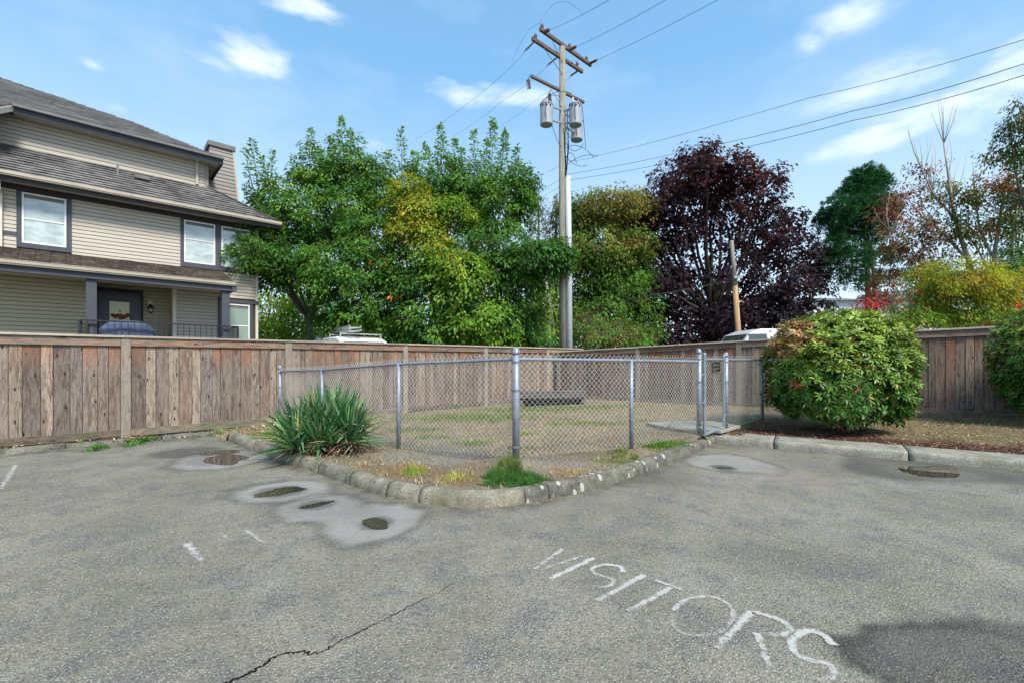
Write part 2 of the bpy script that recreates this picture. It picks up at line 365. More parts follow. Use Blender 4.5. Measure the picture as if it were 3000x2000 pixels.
def shingle(name, c1, c2, moss=0, leaf=0):
    m = begin(name); v = OBJ(); n1 = NOISE(v, 1.3, 5, .65); n2 = NOISE(v, 26, 4, .7)
    br = N('ShaderNodeTexVoronoi'); br.inputs['Scale'].default_value = 1; L(MAP(v, (4.5, 9, 9)), br.inputs['Vector'])
    s_ = N('ShaderNodeSeparateColor'); L(br.outputs['Color'], s_.inputs[0])
    c = MIX(RAMP(n1, [(.35, 0.0), (.65, 1.0)]), c1, c2)
    c = MIX(RAMP(s_.outputs[0], [(0, .35), (.5, 0.0)]), c, (.04,.038,.04))
    c = MIX(RAMP(s_.outputs[1], [(.7, 0.0), (1, .35)]), c, (.30,.28,.26))
    if leaf: c = MIX(RAMP(n2, [(.50, 0.0), (.62, leaf)]), c, (.25,.17,.11)); c = MIX(RAMP(n2, [(.3, .7), (.42, 0.0)]), c, (.025,.02,.02))
    if moss: c = MIX(M('MULTIPLY', RAMP(n1, [(.55, 0.0), (.7, 1.0)]), moss), c, (.12,.13,.04))
    finish(c, .95, .12, n2, .5, .012)
shingle('shingle', (.18,.176,.172), (.28,.273,.265))
shingle('shingle_low', (.105,.104,.104), (.205,.202,.20), 0, .1)
shingle('shingle_porch', (.060,.050,.046), (.11,.09,.08), .5, .8)
# pole
m = begin('pole_wood'); v = OBJ(); g = NOISE(MAP(v, (1,1,.04)), 40, 5, .6, .5); n = NOISE(v, .8, 4)
finish(MIX(n, RAMP(g, [(.35, (.12,.112,.085)), (.65, (.29,.275,.22))]), RAMP(g, [(.35, (.16,.15,.12)), (.65, (.34,.325,.28))])), .85, .2, g, .5, .006)
simple('arm_wood', (.085,.060,.048), (.17,.12,.095), 14, .85, .2, .4, stretch=(.2,.2,1))
simple('new_wood', (.33,.20,.10), (.44,.29,.16), 5, .8, .2, .3, stretch=(2,2,.1))
simple('riser', (.44,.46,.49), (.53,.55,.57), 4, .5, .4, .05, stretch=(1,1,.3))
simple('tank', (.24,.265,.30), (.31,.335,.37), 4, .45, .5, .05)
simple('porcelain', (.07,.035,.025), (.11,.055,.04), 10, .2, .6, .02)
simple('cable', (.012,.012,.014), (.02,.02,.022), 10, .6, .3, .02)
simple('cable_mid', (.04,.04,.045), (.06,.06,.065), 10, .6, .3, .02)
simple('cable_grey', (.06,.06,.065), (.09,.09,.095), 10, .6, .3, .02)
simple('white_paint', (.66,.63,.65), (.70,.71,.72), 3, .3, .5, .02, coat=.5)
simple('tyre', (.012,.012,.012), (.02,.02,.02), 20, .8, .2, .2)
simple('car_glass', (.03,.04,.045), (.05,.06,.065), 3, .05, .8, .01, coat=.5)
simple('car_glass_green', (.20,.30,.27), (.26,.36,.33), 3, .05, .8, .01, coat=.5)
simple('aluminium', (.45,.46,.47), (.6,.6,.6), 8, .4, .5, .05, metal=.5)
simple('red_lens', (.35,.02,.02), (.4,.03,.02), 8, .2)
simple('bark', (.09,.072,.055), (.19,.165,.135), 9, .9, .15, .6, stretch=(1,1,.25), bd=.02)
simple('bark_dark', (.028,.022,.02), (.065,.052,.045), 9, .9, .15, .6, stretch=(1,1,.25), bd=.02)
simple('bark_pale', (.27,.25,.21), (.42,.39,.34), 7, .85, .15, .4, stretch=(1,1,.4))
simple('bark_pine', (.10,.06,.045), (.19,.12,.085), 8, .9, .15, .6, stretch=(1,1,.3), bd=.02)
simple('far_wall', (.62,.63,.64), (.70,.71,.72), 1, .7)
simple('far_wall_tan', (.42,.28,.19), (.48,.33,.23), 1, .7)
simple('far_wall_grey', (.30,.31,.33), (.36,.37,.39), 1, .7)
simple('far_roof', (.10,.095,.10), (.15,.14,.14), 2, .9)
m = begin('leaf'); finish(ATT('tint', False), .6, .15, trans=.38)
m = begin('leaf_gloss'); finish(ATT('tint', False), .42, .28, trans=.12)
m = begin('blade'); finish(ATT('tint', False), .65, .2, trans=.2)
m = begin('chip'); finish(ATT('tint', False), .9, .1)
m = begin('water'); v = OBJ(); n = NOISE(v, 9, 3); finish(MIX(n, (.022,.021,.014), (.055,.050,.030)), .02, .8)
m = begin('crack'); finish((.012,.011,.010), .95, .05)
m = begin('paint_worn'); v = OBJ(); e = ATT('edge'); n = NOISE(v, 22, 6, .75); n2 = NOISE(v, 95, 4, .8)
f = M('ADD', M('MULTIPLY', n, .70), M('MULTIPLY', n2, .66))
f = M('SUBTRACT', f, M('ADD', M('MULTIPLY', M('POWER', e, 2.0), .28), ATT('wear')))
finish((.43,.43,.40), .85, .2, n2, .3, .004, alpha=RAMP(f, [(.43, 0.0), (.60, .90)]))
# ------------------------------------------------------------------ ground heights
LF0 = Vector((-8.09, 7.19)); LD = Vector((.7386, .6739)); LA = math.atan2(LD.y, LD.x)      # near wooden fence line
CORN = Vector((1.36, 15.9)); RD = Vector((8.79, -6.57)).normalized(); RA = math.atan2(RD.y, RD.x)
RPR = [(-.5,1.70,.13),(0,1.704,.13),(1.35,1.761,.14),(5.11,1.904,.147),(9.38,2.079,.239),(10.97,2.123,.285),(16,2.2,.32)]
def rfence(x, k):
    return float(np.interp(x, [p[0] for p in RPR], [p[k] for p in RPR]))
KERB = [(523.6,1011),(580,1035),(660,1063),(730,1086),(802,1112),(886,1138.6),(961,1154),(1052,1163.7),(1140,1163),(1216.6,1154),(1272.6,1142),(1333,1131.5),(1447,1097.5),(1529,1065),(1603.6,1035),(1656,1014)]
KW = [grd(u, v) for u, v in KERB]
def smooth_path(P, n):
    out = []
    for i in range(len(P)-1):
        p0, p1, p2, p3 = P[max(i-1,0)], P[i], P[i+1], P[min(i+2,len(P)-1)]
        for k in range(n):
            t = k/n
            out.append(.5*((2*p1)+(p2-p0)*t+(2*p0-5*p1+4*p2-p3)*t*t+(3*p1-p0-3*p2+p3)*t**3))
    out.append(P[-1].copy()); return out
KP = smooth_path(KW, 10)
RK = [Vector((3.36,7.80,0)), Vector((3.90,7.43,0)), Vector((5.36,6.5,0)), Vector((6.48,5.76,0)), Vector((7.7,4.95,0)), Vector((10.5,3.1,0))]
CH = [Vector((-5.07,9.94)), Vector((-3.5,8.38)), Vector((-1.617,6.5)), Vector((.046,5.34)), Vector((1.62,6.18)), Vector((3.01,7.33)), Vector((3.78,8.04)), Vector((5.0,9.09)), Vector((6.5,10.36)), Vector((7.96,11.55))]
CHB = [.07,.06,.144,.262,.207,.205,.169,.234,.24,.20]   # soil at each chain-link post
ctl = []
for p in KP[::6]: ctl.append((p.x, p.y+.08, .105)); ctl.append((p.x, p.y+.22, .125))
for p, z in zip(CH, CHB): ctl.append((p.x, p.y, z))
for t in np.linspace(-.3, 1, 14): ctl.append((LF0.x+LD.x*14.69*t, LF0.y+LD.y*14.69*t, .035))
for x in np.linspace(0, 16, 14): ctl.append((CORN.x+RD.x*x, CORN.y+RD.y*x, rfence(x, 2)))
for a, b in zip(RK[:-1], RK[1:]):
    for t in (0, .5): p = a.lerp(b, t); ctl.append((p.x+.36, p.y+.56, .12))
for o_ in np.linspace(-.1, 1.5, 6): q_ = (LF0.x+LD.x*2.75+LD.y*o_, LF0.y+LD.y*2.75-LD.x*o_); ctl += [(*q_, -.01)]*2
ctl += [(5.9,8.2,.17),(1,11,.1),(-1,9.5,.07),(3,11,.13),(9,8,.25),(-3,6.6,.15)]
ctl = np.array(ctl)
def ghv(x, y):
    x = np.asarray(x, float); y = np.asarray(y, float)
    d = (x[..., None]-ctl[:, 0])**2+(y[..., None]-ctl[:, 1])**2+1e-3
    wgt = d**-1.6
    return (wgt*ctl[:, 2]).sum(-1)/wgt.sum(-1)
def gh(x, y): return float(ghv(np.array([x]), np.array([y]))[0])
def inside(px_, py_, poly):
    r = np.zeros(px_.shape, bool); n = len(poly)
    for i in range(n):
        x1, y1 = poly[i][:2]; x2, y2 = poly[(i+1) % n][:2]
        c = ((y1 > py_) != (y2 > py_)) & (px_ < (x2-x1)*(py_-y1)/((y2-y1) or 1e-9)+x1); r ^= c
    return r
def vnoise(x, y, s, seed=0):
    out = np.empty(x.shape); it = np.nditer([x, y], flags=['multi_index'])
    for a, b in it: out[it.multi_index] = mnoise.noise(Vector((float(a)*s+seed, float(b)*s-seed, seed*.37)))
    return out
lfp = lambda t, off=0: (LF0.x+LD.x*t+LD.y*off, LF0.y+LD.y*t-LD.x*off)     # off > 0: toward the parking lot
rfp = lambda x, off=0: (CORN.x+RD.x*x+RD.y*off, CORN.y+RD.y*x-RD.x*off)
inner = [(p.x, p.y+.045) for p in KP]
BEDL = [lfp(2.75, -.1), lfp(2.75, 1.45)] + inner + [(3.70,7.60),(3.85,7.75)] + [CH[6][:], CH[7][:], CH[8][:], CH[9][:]] + [rfp(3, -.15), rfp(0, -.2), lfp(14.6, -.15)]
STRIP = [lfp(-5, -.15), lfp(-5, .42), lfp(2.2, .5), lfp(2.9, .62), lfp(2.9,-.15)]
rin = [(a.x+.3, a.y+.47) for a in RK]
BEDR = [(3.72,7.7)] + rin[1:] + [(12,4), (17, 6), rfp(16, -.15), rfp(8, -.15), CH[9][:], CH[8][:], CH[7][:], CH[6][:]]
def terrain(name, poly, m, attrs=None, step=.05, zoff=0, **k):
    P = np.array([p[:2] for p in poly]); x0, y0 = P.min(0)-step; x1, y1 = P.max(0)+step
    xs = np.arange(x0, x1, step); ys = np.arange(y0, y1, step); gx, gy = np.meshgrid(xs, ys)
    z = ghv(gx, gy)+vnoise(gx, gy, 2.6, 3)*.018+vnoise(gx, gy, 9, 5)*.008+zoff
    idx = np.arange(gx.size).reshape(gx.shape)
    cx = (gx[:-1, :-1]+step/2); cy = gy[:-1, :-1]+step/2; ins = inside(cx, cy, poly)
    q = np.stack([idx[:-1, :-1], idx[:-1, 1:], idx[1:, 1:], idx[1:, :-1]], -1)[ins]
    V = np.stack([gx.ravel(), gy.ravel(), z.ravel()], -1); used = np.unique(q); mp = np.full(len(V), -1); mp[used] = np.arange(len(used))
    V = V[used]; at = {a: f(V[:, 0], V[:, 1]) for a, f in (attrs or {}).items()}
    return npmesh(name, V, mp[q], m, attrs=at, smooth=True, kind='structure', **k)
def blob(x, y, c, r, n=.25): return np.clip(1.3-np.hypot((x-c[0])/r[0], (y-c[1])/r[1])+vnoise(x, y, 3, 8)*n*2, 0, 1)
GREEN_SPOTS = [((-1.0,10.6),(1.9,.9)),((.6,12.3),(2,.9)),((2.2,12.6),(1.5,.5)),((-.6,7.0),(.35,.25)),((.25,7.9),(.2,.2)),((1.5,9.2),(.8,.3)),((1.1,9.9),(.4,.2)),
               ((2.35,6.75),(.75,.25)),((1.35,5.75),(.3,.15)),((4.6,8.9),(.6,.35)),((-3.9,8.0),(.8,.4)),((3.2,7.6),(.3,.2)),((-1.3,7.6),(.5,.2)),((.1,6.6),(.3,.15)),((2.9,9.6),(.3,.2)),((-1.8,8.6),(.6,.4))]
def f_green(x, y):
    g = np.zeros(x.shape)
    for c, r in GREEN_SPOTS: g = np.maximum(g, blob(x, y, c, r))
    return g
def f_bare(x, y): return np.clip(np.maximum(blob(x, y, (-.75, 5.95), (1.0, .75)), blob(x, y, (.35, 5.6), (.6, .5)))+blob(x, y, (-1.6,7.2), (1.2,.7))*.5, 0, 1)
def f_brown(x, y): return np.clip(blob(x, y, (-1.35, 5.2), (1.1, .4))+blob(x, y, (-.1, 4.85), (.9, .2))*.8, 0, 1)*.8
terrain('lawn', BEDL, MT['lawn_soil'], {'green': f_green, 'bare': f_bare, 'brown': f_brown})
terrain('verge', STRIP, MT['mulch'], {'mulch': lambda x, y: .35+0*x}, zoff=-.012)
def f_mulch(x, y):
    d = (x-3.9)*.54+(y-7.43)*.84        # distance behind the kerb line
    return np.clip((1.9-d+vnoise(x, y, 1.5, 2)*.8)*1.4, 0, 1)
terrain('mulch_bed', BEDR, MT['mulch'], {'mulch': f_mulch})
# asphalt sheet
xs = np.unique(np.round(np.concatenate([np.arange(-40, -8, 2), np.arange(-8, 8.4, .05), np.arange(9, 41, 2)]), 3))
ys = np.unique(np.round(np.concatenate([np.arange(-30, 1.4, 1.5), np.arange(1.4, 9.2, .05)]), 3))
gx, gy = np.meshgrid(xs, ys)
near = (gx > -8.1) & (gx < 8.5) & (gy > 1.3)
nzx = np.zeros(gx.shape); nzx[near] = vnoise(gx[near], gy[near], 1.6, 4); nzf = np.zeros(gx.shape); nzf[near] = vnoise(gx[near], gy[near], 6, 9)
def ell(u, v, du, dv):
    c = grd(u, v); rx = du*c.y/F; ry = dv*c.y**2/(F*EYE)
    return np.hypot((gx-c.x)/rx, (gy-c.y)/ry)
sm = lambda x: np.clip(x, 0, 1)**2*(3-2*np.clip(x, 0, 1))
pale = np.zeros(gx.shape); rim = pale.copy(); damp = pale.copy(); pink = pale.copy()
rings = [[(515,1052,105,24)], [(645,1126,118,24)], [(735,1165,95,34),(860,1196,108,48)], [(1682,1064,100,24)]]
for grp in rings:
    f = None
    for e in grp:
        q = ell(*e)+nzx*.30+nzf*.14
        f = q if f is None else -np.log(np.exp(-7*f)+np.exp(-7*q))/7
    pale = np.maximum(pale, sm((1-f)*3.2)*(.95 if grp is not rings[3] else .7)); rim = np.maximum(rim, np.exp(-((f-1.0)/.10)**2)*(.42+.35*np.clip(nzx+.5, 0, 1)))
for u, v, a, b, s in ((515,1048,66,20,.45),(642,1128,60,14,.8),(726,1158,42,12,.7),(863,1201,38,17,.9),(1663,1073,30,7,.9)):
    q = ell(u, v, a, b)+nzf*.15; rim = np.maximum(rim, sm((1.15-q)*3)*s)
damp = np.maximum(damp, sm((1-ell(2180,1500,270,110)-nzx*.35-nzf*.2)*9)*.95)
damp = np.maximum(damp, sm((1-ell(2330,1490,240,100)-nzx*.3)*4)*.7)
damp = np.maximum(damp, sm((1-ell(2160,1075,260,36)-nzx*.25)*3.5)*.55)
damp = np.maximum(damp, sm((1-ell(1500,1085,150,34)-nzx*.3)*2.5)*.30)
damp = np.maximum(damp, sm((1-ell(430,1037,110,16)-nzx*.3)*2.5)*.6)
damp = np.maximum(damp, sm((1-ell(740,1155,190,42)-nzx*.3)*2)*.25)
pale = np.maximum(pale, sm((1-ell(2135,1084,110,20)-nzf*.1)*3)*.35)
q_r = ell(2180,1500,270,110)+nzx*.35+nzf*.2; damp = damp*(1-.40*sm((.90-q_r)*3.5)); inner_pale = sm((1-ell(2130,1480,150,60)-nzx*.2)*3)*.5; pale = np.maximum(pale, inner_pale*.4); 
pink = np.maximum(sm((1-ell(1820,1095,110,34)-nzx*.3)*2.5), sm((1-ell(1780,1050,110,16))*2)*.7); pink = np.maximum(pink, sm((1-ell(1330,1150,160,22))*2)*.6)
pale = np.maximum(pale, sm((1-ell(1900,1225,90,22)-nzx*.3)*2)*.3)
# grime along the foot of the kerbs
KA = np.array([(p.x, p.y) for p in KP[::3]]); RKA = np.array([(RK[i].lerp(RK[i+1], t).x, RK[i].lerp(RK[i+1], t).y) for i in range(4) for t in (0,.25,.5,.75)])
gr = np.zeros(gx.shape)
for q in np.concatenate([KA, RKA]): gr[near] = np.maximum(gr[near], np.exp(-(((gx[near]-q[0])**2+(gy[near]-q[1])**2)/.16**2)))
dl = (gx-LF0.x)*LD.y-(gy-LF0.y)*LD.x; sl_ = (gx-LF0.x)*LD.x+(gy-LF0.y)*LD.y
gr = np.maximum(gr, np.clip(1-(dl-.55)/.55+nzf*.5, 0, 1)*(sl_ < 5)*(near)*1.3)*(.5+nzf*.8); gr = np.clip(gr, 0, .85)
zz = np.zeros(gx.shape)
und = np.ones(gx.shape, bool)
for ox, oy in ((.08,0),(-.08,0),(0,.08),(0,-.08),(.06,.06),(-.06,.06),(.06,-.06),(-.06,-.06)): und &= inside(gx+ox, gy+oy, BEDL) | inside(gx+ox, gy+oy, BEDR) | inside(gx+ox, gy+oy, STRIP)
und |= (dl < -.05)
zz[und] = -.03; zz += np.where(near, nzx*.0, 0)
idx = np.arange(gx.size).reshape(gx.shape)
q = np.stack([idx[:-1, :-1], idx[:-1, 1:], idx[1:, 1:], idx[1:, :-1]], -1).reshape(-1, 4)
npmesh('asphalt', np.stack([gx.ravel(), gy.ravel(), zz.ravel()], -1), q, MT['asphalt'], smooth=False, kind='structure',
       attrs={'pale': pale.ravel(), 'rim': rim.ravel(), 'damp': damp.ravel(), 'pink': pink.ravel(), 'grime': gr.ravel()})
MB().box(-600, 600, 9.21, 900, -.6, -.16).build('ground', MT['far_ground'], kind='structure')
MB().poly([(4,17,.22),(60,-20,.25),(90,20,.25),(30,60,.25),(5,60,.2),(-60,60,-.02),(-60,50,-.02),(-16,22,-.02),(1,17.5,.0)], [tuple(range(9))]).build('back_road', MT['back_road'], kind='structure')
# puddles
def puddle(u, v, a, b, rot=0, seed=1, jag=.16):
    c = grd(u, v, .004); rr = random.Random(seed); n = 64; pts = [(0, 0, 0)]
    ph = [rr.random()*6 for _ in range(5)]
    for i in range(n):
        t = 2*PI*i/n; k = 1+sum(jag/(j+1)*math.sin((j+2)*t+ph[j]) for j in range(5))+rr.uniform(-.07,.07)
        x = a*k*math.cos(t); y = b*k*math.sin(t)+x*rot
        p = grd(u+x, v-y, .004); pts.append((p.x-c.x, p.y-c.y, 0))
    o = MB().poly(pts, [(0, i+1, (i+1) % n+1) for i in range(n)]).build('puddle', MT['water'])
    o.location = c; return o
for args, lab in (((505,1038,44,5,.04,1), 'narrow puddle just above the wider one, nearest the grey plank fence'),
                  ((517,1054,50,11,.0,2), 'wide puddle on the asphalt mirroring the plank fence boards'),
                  ((642,1128,49,9,.16,3), 'almond shaped puddle with olive water beside the curved kerb'),
                  ((726,1158,33,5,.2,4), 'thin sliver of a puddle between two larger puddles'),
                  ((863,1201,31,13,-.05,5,.07), 'small round dark puddle nearest the camera before the curved kerb'),
                  ((2140,1081,84,11,-.07,6,.2), 'brown puddle at the foot of the straight right-hand kerb'),
                  ((1663,1073,17,3,-.02,7), 'tiny dark puddle in a round damp patch near the gate')):
    tag(puddle(*args), lab, 'puddle', 'puddles on the parking lot')
# painted lettering
def ribbon(name, pts, wd, wear, parent, lab=None):
    P = [grd(*p, .0045) for p in pts]; P = smooth_path(P, 6) if len(P) > 2 else [P[0].lerp(P[1], t/8) for t in range(9)]
    V = []; Fq = []; ed = []; we = []
    for i, p in enumerate(P):
        d = (P[min(i+1, len(P)-1)]-P[max(i-1, 0)]).normalized(); nrm = Vector((-d.y, d.x, 0))
        for j, s in enumerate((-1, -.6, 0, .6, 1)):
            V.append(tuple(p+nrm*s*wd/2)); ed.append(abs(s)); t = i/(len(P)-1); we.append(wear[0]*(1-t)+wear[1]*t)
    for i in range(len(P)-1):
        for j in range(4): a = i*5+j; Fq.append((a, a+1, a+6, a+5))
    return npmesh(name, V, Fq, MT['paint_worn'], parent, attrs={'edge': ed, 'wear': we})
vis = empty('painted_lettering', grd(1560, 1390), 0, kind='structure')
def letter(strokes):
    first = None
    V = []; 
    for s in strokes:
        o = ribbon('painted_letter' if first is None else 'stroke', [(a, b) for a, b in s[0]], s[1], s[2], None)
        if first is None: first = o; o.parent = vis; o.matrix_parent_inverse = vis.matrix_world.inverted()
        else: o.parent = first
    return first
vis.location = (0, 0, 0)
letter([([(1293,1259),(1262,1281),(1226,1306)], 0.056, (0.09,0.16)), ([(1338,1275),(1290,1291),(1238,1309)], 0.052, (0.13,0.18))])
letter([([(1365,1280),(1263,1328)], 0.058, (0.03,0.06))])
letter([([(1432,1313),(1426,1302),(1405,1296),(1385,1296),(1366,1301),(1360,1309),(1372,1319)], .052, (.0,.13)), ([(1372,1319),(1394,1324),(1408,1331),(1404,1342),(1384,1347),(1362,1343)], .05, (.13,.16))])
letter([([(1480,1319),(1371,1378)], 0.056, (0.03,0.11))])
letter([([(1506,1331),(1568,1353)], 0.046, (0.06,0.11)), ([(1545,1346),(1443,1402)], 0.056, (0.03,0.14))])
letter([([(1545,1400),(1573,1377),(1625,1368),(1668,1382),(1684,1410),(1672,1440),(1622,1457),(1568,1452),(1545,1428),(1545,1400)], 0.049, (0.09,0.20))])
letter([([(1727,1403),(1690,1438),(1646,1487)], .068, (.02,.14)), ([(1727,1403),(1770,1414),(1808,1432),(1812,1448),(1790,1456),(1745,1452)], .058, (.05,.14)), ([(1738,1452),(1752,1490),(1768,1530)], .058, (.09,.14))])
letter([([(1915,1480),(1890,1455),(1855,1447),(1826,1462),(1818,1485),(1835,1505),(1868,1516),(1902,1524),(1916,1540),(1905,1556),(1878,1562)], .056, (.0,.15))])
bay = empty('bay_marking', (0,0,0), 0, kind='structure')
for s in (([(428,1247),(446,1266),(464,1287)], .08, (.06,.16)), ([(566,1216),(585,1230),(606,1246)], .06, (.10,.17)), ([(505,1222),(522,1236)], .05, (.14,.18)), ([(37,1066),(22,1090),(2,1122)], .10, (.12,.16))):
    ribbon('painted_stroke', s[0], s[1], s[2], bay)
# crack
cp = [(505,1575),(520,1567),(560,1550),(590,1535),(625,1510),(655,1500),(695,1494),(715,1500),(740,1495),(780,1472),(850,1437),(915,1405),(960,1380),(1007,1360),(1055,1330)]
P = [grd(*p, .0035) for p in cp]; PP = []
for a, b in zip(P[:-1], P[1:]):
    for k in range(9):
        q_ = a.lerp(b, k/9); j = .010; PP.append(q_+Vector((random.uniform(-j, j), random.uniform(-j, j), 0)))
b_ = MB(); vv = []
for i, p in enumerate(PP):
    d = (PP[min(i+1, len(PP)-1)]-PP[max(i-1, 0)]).normalized(); t = i/len(PP); wd = (.0045*(1-t)+.0015)*random.uniform(.4, 1.6)
    nn = Vector((-d.y, d.x, 0))*wd; vv += [tuple(p+nn), tuple(p-nn)]
b_.poly(vv, [(2*i, 2*i+1, 2*i+3, 2*i+2) for i in range(len(PP)-1)]).build('asphalt_crack', MT['crack'], kind='structure')
# ------------------------------------------------------------------ kerbs
def kerb_block(path, prof, m, parent, jit=.004, seed=0, lab=None):
    """path: centre list of (Vector, inward normal)"""
    n = len(prof); V = []; Fc = []
    for i, (p, nn) in enumerate(path):
        for j, (o, z) in enumerate(prof):
            q_ = p+nn*o; k = mnoise.noise(Vector((q_.x*9, q_.y*9, z*9+seed)))*jit*2
            V.append((q_.x+nn.x*k*-1, q_.y+nn.y*k*-1, max(z, -.02)+(k if z > .05 else 0)))
    for i in range(len(path)-1):
        for j in range(n-1): Fc.append((i*n+j, (i+1)*n+j, (i+1)*n+j+1, i*n+j+1))
    Fc.append(tuple(range(n))); Fc.append(tuple((len(path)-1)*n+j for j in range(n))[::-1])
    me = MB(); me.v = V; me.f = Fc; o = me.build('kerb_block', m, parent); o.data.polygons.foreach_set('use_smooth', [len(f) == 4 for f in Fc]); return o
KPf = smooth_path(KW, 40)
cum = [0]
for a, b in zip(KPf[:-1], KPf[1:]): cum.append(cum[-1]+(b-a).length)
def k_at(s):
    i = int(np.clip(np.searchsorted(cum, s)-1, 0, len(KPf)-2)); t = (s-cum[i])/max(cum[i+1]-cum[i], 1e-9)
    p = KPf[i].lerp(KPf[i+1], t); a = KPf[max(i-12, 0)]; b = KPf[min(i+12, len(KPf)-1)]; d = (b-a).normalized(); return p, Vector((-d.y, d.x, 0))
def s_of(u):
    best = min(range(len(KPf)), key=lambda i: abs((KPf[i].x/KPf[i].y)*F+1176-u)); return cum[best]
kerb_i = empty('curved_kerb', (0,0,0), 0, 'rounded concrete kerb curving around the fenced grass corner', 'kerb')
prof_i = [(0,-.02),(-.004,.03),(.006,.08),(.022,.112),(.048,.134),(.085,.142),(.13,.138),(.165,.125),(.175,.09),(.175,-.02)]
joints = [0]+[s_of(u) for u in (580,660,730,802,886,961,1206,1262,1480)]+[cum[-1]]
for i, (a, b) in enumerate(zip(joints[:-1], joints[1:])):
    n = max(6, int((b-a)/.05)); g = .0035
    kerb_block([k_at(a+g+(b-a-2*g)*k/n) for k in range(n+1)], prof_i, MT['kerb'] if i < 7 else (MT['kerb_stained']), kerb_i, .005, i)
# dark joint filler beneath
kerb_block([k_at(cum[-1]*k/120) for k in range(121)], [(.03,-.01),(.04,.06),(.06,.10),(.12,.10),(.14,.08),(.15,-.01)], MT['gap'], kerb_i, 0).name = 'joint_filler'
kerb_r = empty('straight_kerb', (0,0,0), 0, 'broad flat topped concrete kerb in front of the mulch bed', 'kerb')
def rk_at(s):
    k = 0; acc_ = 0
    for a, b in zip(RK[:-1], RK[1:]):
        l = (b-a).length
        if s <= acc_+l or b is RK[-1]:
            d = (b-a).normalized(); return a+d*(s-acc_), Vector((-d.y, d.x, 0))
        acc_ += l
prof_r = [(0,-.02),(.0,.06),(.004,.105),(.018,.122),(.05,.128),(.35,.13),(.56,.134),(.60,.12),(.60,-.02)]
rl = sum((b-a).length for a, b in zip(RK[:-1], RK[1:]))
sj = [0.0, .98, 2.62, 4.6, 6.6, rl]
for i, (a, b) in enumerate(zip(sj[:-1], sj[1:])):
    n = max(6, int((b-a)/.08)); kerb_block([rk_at(a+.008+(b-a-.016)*k/n) for k in range(n+1)], prof_r, MT['kerb_right'], kerb_r, .005, i+30)
kerb_block([rk_at(rl*k/60) for k in range(61)], [(.02,-.01),(.03,.10),(.56,.105),(.57,-.01)], MT['gap'], kerb_r, 0).name = 'joint_filler'
kerb_l = empty('low_kerb', (0,0,0), 0, 'low worn grey kerb crumbling away along the foot of the plank fence', 'kerb')
def lk(a, b, h, wd, s):
    n = max(4, int((b-a)/.08)); path = []
    for k in range(n+1):
        t = a+(b-a)*k/n; x, y = lfp(t, .62-.045*max(0, t)); path.append((Vector((x, y, 0)), Vector((-LD.y, LD.x, 0))))
    kerb_block(path, [(0,-.02),(.01,h*.6),(.05,h),(wd*.6,h),(wd,h*.7),(wd+.02,-.02)], MT['kerb_low'], kerb_l, .012, s)
for a, b, h, s in ((-4,-1.5,.09,0),(-1.49,-.2,.085,0),(-.19,.75,.08,1),(.76,1.5,.06,2),(2.0,2.75,.055,3)): lk(a, b, h, .20, s)
# concrete step inside the gate
def slab_at(pts, z, name, m, lab, cat):
    b = MB(); n = len(pts); b.poly([(x, y, z-.05) for x, y in pts]+[(x, y, z) for x, y in pts], [tuple(range(n))[::-1], tuple(range(n, 2*n))]+[(i, (i+1) % n, n+(i+1) % n, n+i) for i in range(n)])
    return b.build(name, m, None, .006, label=lab, category=cat) if False else tag(b.build(name, m, None, .006), lab, cat)
slab_at([(2.85,8.25),(3.55,7.72),(4.2,8.35),(3.95,9.0),(3.2,9.0)], .215, 'paving_slab', MT['slab'], 'pale concrete slab in the grass just inside the wire gate', 'paving slab')
slab_at([(2.80,8.28),(3.18,8.98),(2.6,8.85)], .205, 'paving_slab', MT['slab'], 'small pale slab corner left of the larger slab inside the gate', 'paving slab')
